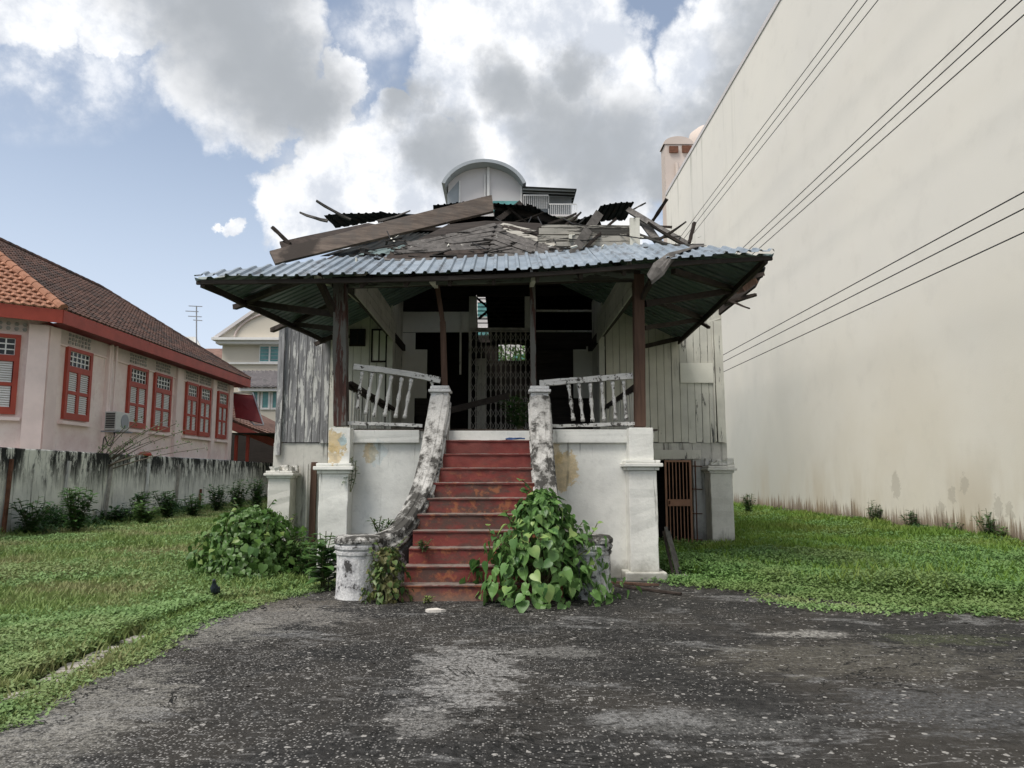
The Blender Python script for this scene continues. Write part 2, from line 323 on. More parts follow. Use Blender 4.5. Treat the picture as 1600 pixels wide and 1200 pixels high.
M['twig']=m_plain('grey_twig',(.13,.11,.085),.85,.2)
M['bark']=m_wood('tree_bark',(.13,.11,.09),None,0,'Z')
M['pink']=m_plaster('pink_wall_paint',(.87,.68,.63),.10,(.30,.27,.24),.2,rough=.8)
M['pink_trim']=m_plain('pale_trim',(.84,.69,.645),.8,.06,2)
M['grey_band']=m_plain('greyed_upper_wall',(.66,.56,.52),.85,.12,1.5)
M['vent']=m_plain('vent_relief',(.33,.32,.30),.9,.3,8)
M['red']=m_plain('red_gloss_paint',(.38,.065,.04),.5,.12,2)
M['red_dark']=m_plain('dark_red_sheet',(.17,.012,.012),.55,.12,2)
M['white']=m_plain('white_paint',(.74,.73,.70),.6,.05)
M['glass_dark']=m_plain('dark_glass',(.02,.022,.025),.15,.1)
M['glass_teal']=m_plain('teal_glass',(.12,.30,.29),.15,.25,1.5)
def m_tile(name,a,b,dark,amt):
    m,N=newmat(name); p=N.pos()
    v=N.n('ShaderNodeTexVoronoi',Vector=p,Scale=3.6).outputs['Color']
    c=N.mix(N.xyz(v)[0],a,b); c=N.mix(N.math('MULTIPLY',objrand(N),.4),c,tuple(q*.6 for q in a))
    c=N.mix(N.mr(N.noise(p,1.5,8,.72),.58-amt*.2,.72-amt*.2,0,.8),c,dark)
    N.out(c,.85,N.bump(N.noise(p,30,4),.3,.02)); return m
M['tile_dark']=m_tile('old_dark_tile',(.085,.05,.04),(.15,.085,.065),(.045,.04,.037),.6)
M['tile_orange']=m_tile('new_orange_tile',(.30,.14,.085),(.40,.20,.125),(.22,.11,.07),.1)
M['tile_brown']=m_tile('brown_tile',(.17,.10,.08),(.25,.155,.12),(.10,.07,.06),.2)
M['tile_grey']=m_tile('grey_tile',(.11,.10,.105),(.16,.15,.15),(.07,.07,.07),.3)
M['cream_house']=m_plain('cream_house_wall',(.60,.55,.46),.85,.05,.5)
M['apart']=m_plain('white_apartment_wall',(.66,.63,.62),.85,.05,.3)
M['apart_grey']=m_plain('grey_roof_edge',(.34,.37,.39),.7,.1,.5)
M['grille']=m_plain('grey_brown_grille',(.52,.49,.44),.6,.3,6)
M['orange_gate']=m_plain('orange_iron',(.33,.18,.115),.6,.15,4)
M['rust']=m_plain('rusty_iron',(.14,.06,.035),.8,.3,8)
M['ac']=m_plain('ac_white',(.58,.57,.54),.5,.08)
M['black']=m_plain('black_rubber',(.018,.018,.018),.7,.1)
M['steel']=m_plain('thin_steel',(.30,.31,.33),.5,.1)
M['pigeon']=m_plain('pigeon_feather',(.035,.042,.06),.5,.35,30)
M['stone']=m_plain('chalky_fragment',(.60,.57,.52),.9,.12,12)
M['cloth_blue']=m_plain('blue_rag',(.03,.07,.18),.8,.2)
# ---------------------------------------------------------------- object helpers
WL={}
def meta(o,label=None,cat=None,group=None,kind=None):
    if label: o['label']=label
    if cat: o['category']=cat
    if group: o['group']=group
    if kind: o['kind']=kind
    return o
def thing(name,label,cat,loc,group=None):
    o=bpy.data.objects.new(name,None); COL.objects.link(o); o.location=loc; o.empty_display_size=.3
    WL[o.name]=Vector(loc); return meta(o,label,cat,group)
class MB:
    def __init__(s): s.v=[]; s.f=[]
    def add(s,vs,fs):
        b=len(s.v); s.v+= [Vector(v) for v in vs]; s.f+=[tuple(b+i for i in f) for f in fs]; return s
    def box(s,x0,x1,y0,y1,z0,z1):
        return s.add([(x0,y0,z0),(x1,y0,z0),(x1,y1,z0),(x0,y1,z0),(x0,y0,z1),(x1,y0,z1),(x1,y1,z1),(x0,y1,z1)],
          [(0,3,2,1),(4,5,6,7),(0,1,5,4),(1,2,6,5),(2,3,7,6),(3,0,4,7)])
    def slab(s,cs,t,seg=None):
        cs=[Vector(c) for c in cs]; n=(cs[1]-cs[0]).cross(cs[3]-cs[0]).normalized()*(t/2)
        return s.add([c-n for c in cs]+[c+n for c in cs],[(3,2,1,0),(4,5,6,7),(0,1,5,4),(1,2,6,5),(2,3,7,6),(3,0,4,7)])
    def beam(s,p0,p1,w,t,up=(0,0,1),seg=1,jit=0,taper=1,sag=0):
        p0=Vector(p0);p1=Vector(p1);a=(p1-p0).normalized();u=Vector(up)
        if abs(a.dot(u))>.98: u=Vector((0,1,0))
        sd=a.cross(u).normalized(); u=sd.cross(a).normalized(); vs=[]
        for i in range(seg+1):
            k=i/seg; c=p0.lerp(p1,k)-Vector((0,0,sag*4*k*(1-k))); q=1+(taper-1)*k
            j=lambda:random.uniform(-jit,jit)
            for (e,g) in ((-1,-1),(1,-1),(1,1),(-1,1)):
                vs.append(c+sd*(e*w/2*q+j())+u*(g*t/2*q+j()))
        fs=[(3,2,1,0)] if True else []
        for i in range(seg):
            b=i*4
            for k in range(4): fs.append((b+k,b+(k+1)%4,b+4+(k+1)%4,b+4+k))
        b=seg*4; fs.append((b,b+1,b+2,b+3)); return s.add(vs,fs)
    def tube(s,pts,r,n=6,caps=True):
        pts=[Vector(p) for p in pts]; vs=[];rs=r if isinstance(r,(list,tuple)) else [r]*len(pts)
        for i,p in enumerate(pts):
            a=(pts[min(i+1,len(pts)-1)]-pts[max(i-1,0)]).normalized()
            u=Vector((0,0,1)) if abs(a.z)<.95 else Vector((0,1,0))
            sd=a.cross(u).normalized(); u=sd.cross(a)
            for k in range(n):
                t=2*math.pi*k/n; vs.append(p+(sd*math.cos(t)+u*math.sin(t))*rs[i])
        fs=[(i*n+k,i*n+(k+1)%n,(i+1)*n+(k+1)%n,(i+1)*n+k) for i in range(len(pts)-1) for k in range(n)]
        if caps: fs+= [tuple(range(n-1,-1,-1)),tuple((len(pts)-1)*n+k for k in range(n))]
        return s.add(vs,fs)
    def lathe(s,c,prof,n=20,jit=0):
        vs=[];c=Vector(c)
        for (r,z) in prof:
            for k in range(n):
                t=2*math.pi*k/n; rr=r*(1+random.uniform(-jit,jit)); vs.append(c+Vector((rr*math.cos(t),rr*math.sin(t),z)))
        fs=[(i*n+k,i*n+(k+1)%n,(i+1)*n+(k+1)%n,(i+1)*n+k) for i in range(len(prof)-1) for k in range(n)]
        fs+=[tuple(range(n-1,-1,-1)),tuple((len(prof)-1)*n+k for k in range(n))]
        return s.add(vs,fs)
    def build(s,name,mat,parent=None,label=None,cat=None,group=None,kind=None,bevel=0,smooth=False,origin=None):
        me=bpy.data.meshes.new(name)
        mn=Vector([min(v[i] for v in s.v) for i in range(3)]); mx=Vector([max(v[i] for v in s.v) for i in range(3)])
        org=origin or Vector(((mn.x+mx.x)/2,(mn.y+mx.y)/2,mn.z))
        me.from_pydata([tuple(v-org) for v in s.v],[],s.f); me.materials.append(M[mat] if isinstance(mat,str) else mat)
        if smooth:
            for p in me.polygons: p.use_smooth=True
        me.update()
        o=bpy.data.objects.new(name,me); COL.objects.link(o)
        if parent is not None: o.parent=parent; o.location=org-WL[parent.name]
        else: o.location=org
        WL[o.name]=org.copy()
        if bevel:
            b=o.modifiers.new('bevel','BEVEL'); b.width=bevel; b.segments=2; b.limit_method='ANGLE'
        return meta(o,label,cat,group,kind)
def npmesh(name,V,F,mat,parent=None,label=None,cat=None,group=None,kind=None,org=(0,0,0)):
    """V (n,3), F (m,k) numpy"""
    me=bpy.data.meshes.new(name); k=F.shape[1]
    me.vertices.add(len(V)); me.vertices.foreach_set('co',(V-np.array(org)).astype(np.float32).ravel())
    me.loops.add(F.size); me.loops.foreach_set('vertex_index',F.astype(np.int32).ravel())
    me.polygons.add(len(F)); me.polygons.foreach_set('loop_start',np.arange(0,F.size,k,dtype=np.int32))
    me.update(calc_edges=True); me.materials.append(M[mat])
    o=bpy.data.objects.new(name,me); COL.objects.link(o)
    if parent is not None: o.parent=parent; o.location=Vector(org)-WL[parent.name]
    else: o.location=org
    WL[o.name]=Vector(org); return meta(o,label,cat,group,kind)
def inst(name,me,parent,mw):
    o=bpy.data.objects.new(name,me); COL.objects.link(o)
    if parent is not None: o.parent=parent; mw=Matrix.Translation(-WL[parent.name])@mw
    o.matrix_basis=mw; return o
def bpx(x0,y0,x1,y1,Y,dep):
    """extent of an upright box whose front face stands at distance Y"""
    ym=(y0+y1)/2; xm=(x0+x1)/2
    return (U(x0,ym,Y).x,U(x1,ym,Y).x,Y,Y+dep,U(xm,y1,Y).z,U(xm,y0,Y).z)
def rbox(mb,b,nx=6,nz=6,jit=.004):
    """box with slightly wavy hand-made edges"""
    x0,x1,y0,y1,z0,z1=b; vs=[]
    P=[]
    for j in range(nz+1):
        z=z0+(z1-z0)*j/nz
        for (x,y) in ((x0,y0),(x1,y0),(x1,y1),(x0,y1)):
            vs.append((x+random.uniform(-jit,jit),y+random.uniform(-jit,jit),z+(random.uniform(-jit,jit) if 0<j<nz else 0)))
    fs=[(3,2,1,0)]
    for j in range(nz):
        for k in range(4): fs.append((j*4+k,j*4+(k+1)%4,j*4+4+(k+1)%4,j*4+4+k))
    b=nz*4; fs.append((b,b+1,b+2,b+3)); mb.add(vs,fs); return mb
# ================================================================ SETTING
FLOOR=2.16; YF=10.95; YH=15.6; YR=17.3
mb=MB(); mb.add([(-600,-200,0),(600,-200,0),(600,1500,0),(-600,1500,0)],[(0,1,2,3)]); mb.build('ground','soil',kind='structure',origin=Vector((0,0,0)))
# asphalt forecourt outline
edgeL=[G(*q) for q in [(528,915),(470,928),(400,943),(330,967),(285,985),(240,1012),(190,1040),(110,1066),(60,1092),(0,1140)]]
edgeR=[G(*q) for q in [(1045,905),(1100,912),(1200,920),(1280,930),(1350,937),(1450,946),(1600,957)]]
def resamp(pts,step,jit,seed):
    out=[];random.seed(seed)
    for a,b in zip(pts,pts[1:]):
        n=max(1,int((b-a).length/step))
        for i in range(n):
            q=a.lerp(b,i/n); out.append(q+Vector((random.uniform(-jit,jit),random.uniform(-jit,jit),0)))
    out.append(pts[-1]); return out
L=resamp(edgeL+[Vector((-5.2,2.4,0)),Vector((-6.5,-1,0)),Vector((-7,-6,0))],.12,.035,3)
Rr=resamp(edgeR+[Vector((12,9.0,0)),Vector((12,-6,0))],.15,.05,4)
poly=[Vector((p.x,p.y,.006)) for p in reversed(L)]+[Vector((-2.0,12,.006)),Vector((2.2,12,.006))]+[Vector((p.x,p.y,.006)) for p in Rr]
bmv=[tuple(p) for p in poly]
from mathutils.geometry import tessellate_polygon
tri=tessellate_polygon([poly])
mb=MB(); mb.add(bmv,[tuple(t) for t in tri]); fc=mb.build('asphalt_forecourt','asphalt',kind='structure')
for pl in fc.data.polygons:
    if pl.normal.z<0: pl.flip()
# broken concrete edging strips
def ribbon(name,pts,w0,z,seed,mat='concrete',gap=.0,kind='structure',t=.03):
    random.seed(seed); mb=MB(); P=resamp(pts,.16,.02,seed)
    for a,b in zip(P,P[1:]):
        if random.random()<gap: continue
        d=(b-a).normalized(); s=Vector((-d.y,d.x,0)); w=w0*random.uniform(.5,1.15)
        w2=w*random.uniform(.8,1.1); zz=z+random.uniform(-.004,.004)
        mb.add([a-s*w/2+Vector((0,0,-t)),b-s*w2/2+Vector((0,0,-t)),b+s*w2/2+Vector((0,0,-t)),a+s*w/2+Vector((0,0,-t)),
                a-s*w/2+Vector((0,0,zz)),b-s*w2/2+Vector((0,0,zz)),b+s*w2/2+Vector((0,0,zz)),a+s*w/2+Vector((0,0,zz))],
               [(4,5,6,7),(0,1,5,4),(1,2,6,5),(2,3,7,6),(3,0,4,7)])
    return mb.build(name,mat,kind=kind)
ribbon('concrete_edging',[G(470,926),G(400,942),G(340,962),G(285,984),G(235,1012),G(190,1036)],.13,.012,5,gap=.2)
ribbon('concrete_edging',[G(225,997),G(150,1030),G(80,1070),G(0,1102)],.24,.02,6,gap=.12)
ribbon('concrete_edging',[G(1180,915),G(1290,934),G(1400,944),G(1600,956)],.08,.012,7,gap=.55)
# ================================================================ ABANDONED HOUSE
HO=thing('abandoned_house','derelict white raised timber house with collapsed roof and wide corrugated porch','house',(0,13,0))
# ---- masonry base
mb=MB(); rbox(mb,(-2.42,2.16,YF,YF+.25,0,2.02),1,10,.003); mb.build('porch_base_wall','plaster',HO)
mb=MB(); mb.box(-2.42,-2.2,YF+.26,YH-.02,0,2.02); mb.build('porch_side_wall','plaster_old',HO)
mb=MB(); mb.box(1.95,2.16,YF+.26,YH-.02,0,2.02); mb.build('porch_side_wall','plaster_old',HO)
mb=MB(); mb.box(-2.5,2.25,YF-.02,YH-.01,2.024,FLOOR-.02); mb.build('porch_slab','plaster_old',HO,bevel=.005)
# sill bands
for (x0,x1,y0,y1) in ((548,655,672,692),(860,983,671,692)):
    mb=MB(); rbox(mb,bpx(x0,y0,x1,y1,YF-.07,.05),1,4,.004); mb.build('sill_band','plaster',HO,bevel=.008)
mb=MB(); rbox(mb,bpx(693,673,830,689,YF-.24,.2),1,2,.003); mb.build('threshold_riser','plaster',HO,bevel=.006)
def pier(px0,px1,base_y,capy,topb,Y,mat,base=True,upper=None,name='pier'):
    x0=U(px0,800,Y).x; x1=U(px1,800,Y).x; w=x1-x0
    zc=U(px0,capy,Y).z
    mb=MB(); rbox(mb,(x0,x1,Y,Y+.42,0,zc-.12),1,12,.005)
    p=mb.build(name,mat,HO,bevel=.012)
    mb=MB(); rbox(mb,(x0-.03,x1+.03,Y-.03,Y+.45,zc-.118,zc-.07),1,1,.002); rbox(mb,(x0-.075,x1+.075,Y-.075,Y+.5,zc-.068,zc-.015),1,1,.003)
    rbox(mb,(x0-.045,x1+.045,Y-.045,Y+.47,zc-.013,zc+.03),1,1,.006); mb.build('pier_cap',mat,p,bevel=.01)
    if base:
        mb=MB(); rbox(mb,(x0-.09,x1+.1,Y-.08,Y+.5,0,.13),1,2,.008); mb.build('pier_base',mat,p,bevel=.02)
    if upper:
        a,b_,yt=upper; xa=U(a,700,Y).x; xb=U(b_,700,Y).x; zt=U(a,yt,Y).z
        mb=MB(); rbox(mb,(xa,xb,Y+.03,Y+.38,zc+.03,zt),1,5,.004); mb.build('pier_block','plaster',p,bevel=.008)
    return p
pier(497,543,880,727,0,YF-.32,'plaster',True,(512,546,668))
pier(984,1028,905,722,0,YF-.32,'plaster',True,(984,1022,668))
pier(417,452,850,738,0,YH-.5,'plaster_pier',False)
pier(1112,1147,848,730,0,YH-.5,'plaster_pier',True)
# crumbled tops of the rear piers
for (a,b,y) in ((416,455,732),(1110,1150,722)):
    mb=MB(); x0=U(a,y,YH-.5).x;x1=U(b,y,YH-.5).x;z0=U(a,y+3,YH-.5).z
    for i in range(26):
        x=random.uniform(x0,x1-.08);y_=random.uniform(YH-.56,YH-.1); rbox(mb,(x,x+random.uniform(.06,.14),y_,y_+.1,z0-.02,z0+random.uniform(.02,.12)),1,2,.015)
    mb.build('crumbled_cap','plaster_pier',HO,kind='stuff')
# house base walls (plinth) at YH
X0=U(437,690,YH).x; X1=U(1134,690,YH).x; ZB=U(1100,691,YH).z
gx0=U(1033,780,YH).x; gx1=U(1084,780,YH).x; gz=U(1060,719,YH).z
mb=MB(); rbox(mb,(X0-.12,-2.45,YH,YH+.25,0,ZB-.02),1,10,.005); mb.build('plinth_wall','plaster_old',HO,bevel=.01)
mb=MB(); rbox(mb,(gx1,X1+.02,YH,YH+.25,0,ZB-.004),1,10,.005); mb.build('plinth_wall','plaster_old',HO,bevel=.01)
mb=MB(); rbox(mb,(2.2,gx1-.004,YH,YH+.25,gz,ZB-.01),1,2,.004); mb.build('plinth_wall','plaster_old',HO,bevel=.01)
mb=MB(); rbox(mb,bpx(1018,703,1095,717,YH-.05,.045),1,2,.006); mb.build('lintel_board','plank_white2',HO)
for xx in (X0-.1,X1-.15):
    mb=MB(); mb.box(xx,xx+.2,YH+.26,24.2,0,ZB-.03); mb.build('plinth_side_wall','plaster_old',HO)
mb=MB(); mb.box(X0-.05,X1,24.2,24.4,0,FLOOR); mb.build('plinth_rear_wall','plaster_old',HO)
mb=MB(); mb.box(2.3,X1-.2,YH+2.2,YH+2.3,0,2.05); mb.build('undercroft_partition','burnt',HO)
# brown timber strip and pipe by left plinth
mb=MB(); rbox(mb,bpx(484,722,493,846,YH-.06,.05),1,6,.004); mb.build('timber_strip','post_brown',HO)
mb=MB(); a=U(481,725,YH-.12); mb.tube([a,Vector((a.x,a.y,0.02))],.022,8); mb.build('downpipe','plaster_old',HO)
# floor
mb=MB(); mb.box(X0,X1,YH+.01,24.2,FLOOR-.12,FLOOR-.004); mb.build('house_floor','floor_wood',HO)
bx=X=-2.5
i=0
while X<2.2:
    mb=MB(); mb.box(X,X+.145,YF-.05+random.uniform(0,.03),YH-.01,FLOOR-.018,FLOOR+.004+random.uniform(0,.004)); mb.build('floor_board','floor_wood',HO); X+=.15
# ---- front wall planks
def planks(x0,x1,Yp,z0,z1,mats,w=.155,t=.025,name='plank',vary=0):
    x=x0
    while x<x1-.03:
        ww=min(w*random.uniform(.9,1.1),x1-x)
        mat=mats(x) if callable(mats) else mats
        mb=MB(); yy=Yp+random.uniform(-.008,.008)
        zb=z0+random.uniform(-vary,0)
        tl=random.uniform(-.004,.004)
        mb.add([(x+.006,yy,zb),(x+ww-.007,yy,zb),(x+ww-.004,yy+t,zb),(x+.003,yy+t,zb),
                (x+.003+tl,yy,z1),(x+ww-.004+tl,yy,z1),(x+ww-.004+tl,yy+t,z1),(x+.003+tl,yy+t,z1)],
               [(0,3,2,1),(4,5,6,7),(0,1,5,4),(1,2,6,5),(2,3,7,6),(3,0,4,7)])
        mb.build(name,mat,HO); x+=ww
planks(X0,-2.5,YH-.03,ZB+.0,5.75,lambda x:'plank_grey' if x<-3.82 else ('plank_white' if x>-3.6 else 'plank_white2'),.17,vary=.03)
planks(2.2,X1-.2,YH-.03,ZB+.005,5.75,lambda x:'plank_white2' if x>3.75 else 'plank_white',.155,vary=.02)
for a_,b_ in ((X0+.02,-2.5),(2.2,X1-.02)):
    mb=MB(); mb.box(a_,b_,YH+.01,YH+.06,ZB,5.7); mb.build('wall_framing','burnt_z',HO)
mb=MB(); mb.beam((X1-.09,YH-.05,ZB),(X1-.12,YH-.05,5.75),.17,.05,(0,1,0),8,.003); mb.build('corner_board','plank_white2',HO)
mb=MB(); mb.beam((X0-.02,YH-.04,ZB-.28),(X0+.0,YH-.04,5.75),.12,.12,(0,1,0),8,.008); mb.build('corner_post','plank_grey',HO)
mb=MB(); mb.box(*bpx(1063,567,1115,598,YH-.065,.02)); mb.build('patch_sheet','sheet_cream',HO)
for px in (1062,1116): pass
mb=MB(); mb.beam(U(1112,495,YH-.06),U(1119,690,YH-.06),.03,.03,(0,1,0),4,.002); mb.build('batten','plank_white2',HO)
# side and rear walls above
for xx,nm in ((X0,0),(X1-.06,1)):
    z=ZB; k=0
    while z<5.7:
        mb=MB(); mb.box(xx,xx+.05,YH+.07,24.15,z+.004,min(z+.24,5.72)); mb.build('side_board','plank_white2',HO); z+=.245
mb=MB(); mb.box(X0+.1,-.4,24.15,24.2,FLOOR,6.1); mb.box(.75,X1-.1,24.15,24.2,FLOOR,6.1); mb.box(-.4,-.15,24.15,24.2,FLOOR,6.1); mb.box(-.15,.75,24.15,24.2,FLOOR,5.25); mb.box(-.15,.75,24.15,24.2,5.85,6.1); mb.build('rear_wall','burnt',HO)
# windows left of the porch on front wall
for (a,b,y0,y1) in ((546,571,514,541),(580,605,514,566)):
    x0,x1,_,_,z0,z1=bpx(a,y0,b,y1,YH-.07,.03)
    mb=MB(); f=.035
    for q in ((x0,x1,z0,z0+f),(x0,x1,z1-f,z1),(x0,x0+f,z0+f,z1-f),(x1-f,x1,z0+f,z1-f),((x0+x1)/2-.012,(x0+x1)/2+.012,z0+f,z1-f)):
        mb.box(q[0],q[1],YH-.085,YH-.05,q[2],q[3])
    wn=mb.build('window','burnt_z',HO)
    mb=MB(); mb.box(x0+f,x1-f,YH-.07,YH-.06,z0+f,z1-f); mb.build('pane','glass_dark' if a<560 else 'sheet_cream',wn)
# loggia returns
for xx in (-2.42,2.12):
    y=YH-.03
    while y<YR-.02:
        mb=MB(); mb.box(xx,xx+.03,y+.003,min(y+.15,YR-.02),FLOOR,5.6); mb.build('plank','plank_white2',HO); y+=.154
def pxbeam(a,b,Ya,Yb,w,t,mat,name='beam',parent=HO,seg=5,jit=.006,up=(0,0,1),taper=1,**k):
    mb=MB(); mb.beam(U(a[0],a[1],Ya),U(b[0],b[1],Yb),w,t,up,seg,jit,taper); return mb.build(name,mat,parent,**k)
# ---- recessed wall
def rp(name,a,b,c,d,mat,dy=0,dep=.03):
    mb=MB(); mb.box(*bpx(a,b,c,d,YR+dy,dep)); return mb.build(name,mat,HO)
rp('wall_sheet',618,487,691,519,'sheet_cream'); rp('wall_sheet',692,487,735,519,'sheet_cream',.004)
rp('wall_sheet',618,520,649,546,'sheet_cream'); rp('wall_sheet',618,546,667,622,'sheet_cream',.003); rp('wall_sheet',618,622,647,700,'sheet_cream')
rp('wall_sheet',896,546,945,622,'sheet_cream',-.01); rp('wall_sheet',916,541,945,546,'sheet_cream',-.008)
for (a,b,c,d) in ((838,519,946,530),(838,531,946,545),(838,547,895,570),(838,571,895,596),(838,597,895,622),(838,624,946,650),(838,651,946,700),(648,623,700,650),(650,651,700,700)):
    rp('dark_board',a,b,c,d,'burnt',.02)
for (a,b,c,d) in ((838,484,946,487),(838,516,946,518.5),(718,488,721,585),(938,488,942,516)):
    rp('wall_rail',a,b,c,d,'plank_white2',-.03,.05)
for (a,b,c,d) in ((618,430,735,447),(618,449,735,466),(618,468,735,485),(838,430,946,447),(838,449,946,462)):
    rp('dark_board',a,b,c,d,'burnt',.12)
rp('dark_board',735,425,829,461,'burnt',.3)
for q in (((742,463),(785,500)),((790,463),(748,498)),((764,460),(764,512))): pxbeam(q[0],q[1],YR+.5,YR+.5,.05,.05,'burnt','wreck_batten')
for (a,c) in ((736,745),(820,829)): rp('door_post',a,463,c,513,'plank_white2',-.02,.1)
rp('door_post',732,463,735.5,700,'plank_white2',0,.1); rp('door_post',829.5,463,833,700,'plank_white2',0,.1)
rp('door_header',734,512,831,516,'grille',-.06,.08); rp('door_header',745,460,820,463,'burnt',-.02,.08)
# louvres in the fanlight
for k in range(7):
    y=467+k*6.3; mb=MB(); a=U(746,y,YR+.03);b=U(820 if k>3 else 820,y,YR+.03)
    mb.beam(a,b,.045,.008,(0,-.6,.8)); mb.build('louvre','burnt',HO)
# interior partition giving depth
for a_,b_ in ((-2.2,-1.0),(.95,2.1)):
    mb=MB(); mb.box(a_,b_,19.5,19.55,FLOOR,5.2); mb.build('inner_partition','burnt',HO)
# ---- folding scissor gate
x0=U(736,600,YR-.1).x; x1=U(829,600,YR-.1).x; zt=U(780,517,YR-.1).z
GT=MB(); GT.box(x0,x1,YR-.12,YR-.08,zt-.03,zt); GT=GT.build('folding_gate','grille',HO)
nb=12
barme=None
for k in range(nb+1):
    x=x0+(x1-x0)*k/nb; dx=random.uniform(-.006,.006)
    mb=MB(); mb.box(x-.012+dx,x+.012+dx,YR-.108,YR-.09,FLOOR,zt-.03); mb.build('gate_bar','grille',GT)
zz=np.linspace(FLOOR+.1,zt-.1,6); stp=(x1-x0)/nb
mb=MB()
for k in range(nb):
    xa=x0+k*stp; xb=xa+stp
    for z in np.arange(FLOOR+.05,zt-.25,.3):
        mb.beam((xa,YR-.125,z),(xb,YR-.125,z+.22),.010,.004,(0,1,0)); mb.beam((xa,YR-.120,z+.22),(xb,YR-.120,z),.010,.004,(0,1,0))
mb.build('lattice_links','grille',GT,kind='stuff')
mb=MB(); q=bpx(745,560,760,700,YR-.02,.03); mb.box(*q); mb.build('door_leaf','plank_white2',HO)
# ---- orange barred gate
z1=U(1056,719,YH-.1).z; ga=U(1041,780,YH-.1).x; gb=U(1079,780,YH-.1).x
mb=MB()
mb.beam((ga,YH-.1,.05),(ga,YH-.1,z1),.04,.03,(0,1,0)); mb.beam((gb,YH-.14,.05),(gb,YH-.14,z1),.045,.03,(0,1,0))
mb.beam((ga-.02,YH-.1,z1-.02),(gb+.02,YH-.14,z1-.02),.03,.04); mb.beam((ga,YH-.1,.08),(gb,YH-.14,.08),.03,.04)
og=mb.build('barred_gate','orange_gate',HO)
for k in range(1,7):
    x=ga+(gb-ga)*k/7; mb=MB(); mb.beam((x,YH-.11,.1),(x,YH-.11,z1-.04),.018,.018,(0,1,0)); mb.build('gate_bar','orange_gate',og)
zc=U(1060,785,YH).z; mb=MB(); mb.box(ga+.02,gb-.02,YH-.155,YH-.14,zc-.07,zc+.07); mb.build('lock_plate','orange_gate',og)
mb=MB(); mb.tube([(ga+.05,YH-.18,zc-.03),(ga+.05,YH-.18,zc+.04)],.015,6); mb.build('bolt','rust',og)
for py in (728,764,802,843):
    a=U(1081,py,YH-.03); mb=MB(); mb.beam(a,a+Vector((.22,0,-.01)),.02,.02); mb.build('hinge_pin','rust',HO)
mb=MB(); a=U(1086,720,YH-.02); mb.beam(a,Vector((a.x,a.y,.05)),.02,.02,(0,1,0)); mb.build('hinge_rod','rust',HO)
# ================================================================ STAIRCASE
ST=thing('staircase','x','x',(-.3,9.7,0)); 
for k in ('label','category'): del ST[k]
ST.parent=HO; ST.location=ST.location-WL[HO.name]; WL[ST.name]=Vector((-.3,9.7,0))
RISE=.199
def stair_x(k):   # k 0..10
    t=k/9.0
    return (-1.13+(.22)*t**.8, .62-.25*t**.6)
for k in range(10):
    xa,xb=stair_x(k); xa-=.1; xb+=.1
    y0=8.97+k*.172; z0=k*RISE; z1=(k+1)*RISE
    mb=MB(); nx=14; vs=[];prof=[(y0+.012,z0+.001),(y0+.012,z1-.035),(y0-.008,z1-.028),(y0-.01,z1-.006),(y0+.004,z1),(y0+.22,z1)]
    for i in range(nx+1):
        x=xa+(xb-xa)*i/nx
        wob=random.uniform(-.004,.004); chip=random.uniform(0,.012)**1
        for j,(yy,zz_) in enumerate(prof):
            vs.append((x,yy+(wob+chip if j in(2,3) else wob*.3),zz_+(random.uniform(-.003,.002)-(chip*.6 if j in(3,4) else 0))))
    n=len(prof)
    fs=[(i*n+j,(i+1)*n+j,(i+1)*n+j+1,i*n+j+1) for i in range(nx) for j in range(n-1)]
    # solid back/bottom
    b=len(vs); vs+=[(xa,y0+.22,z0),(xb,y0+.22,z0)]
    fs+=[(b,b+1,nx*n,0),(n-1,nx*n+n-1,b+1,b),tuple([0,1,2,3,4,5,b][::-1]),tuple([nx*n+j for j in range(n)]+[b+1])]
    mb.add(vs,fs); mb.build('step','steps',ST,origin=Vector(((xa+xb)/2,y0,z0)))
mb=MB(); mb.box(-1.0,.5,9.25,YF-.03,0,RISE*.9)
for k in range(1,9): 
    xa,xb=stair_x(k); mb.box(xa-.05,xb+.05,8.97+(k+1)*.172+.02+.03,YF-.03,k*RISE,(k+1)*RISE-.02)
mb.build('stair_core','plaster_old',ST)
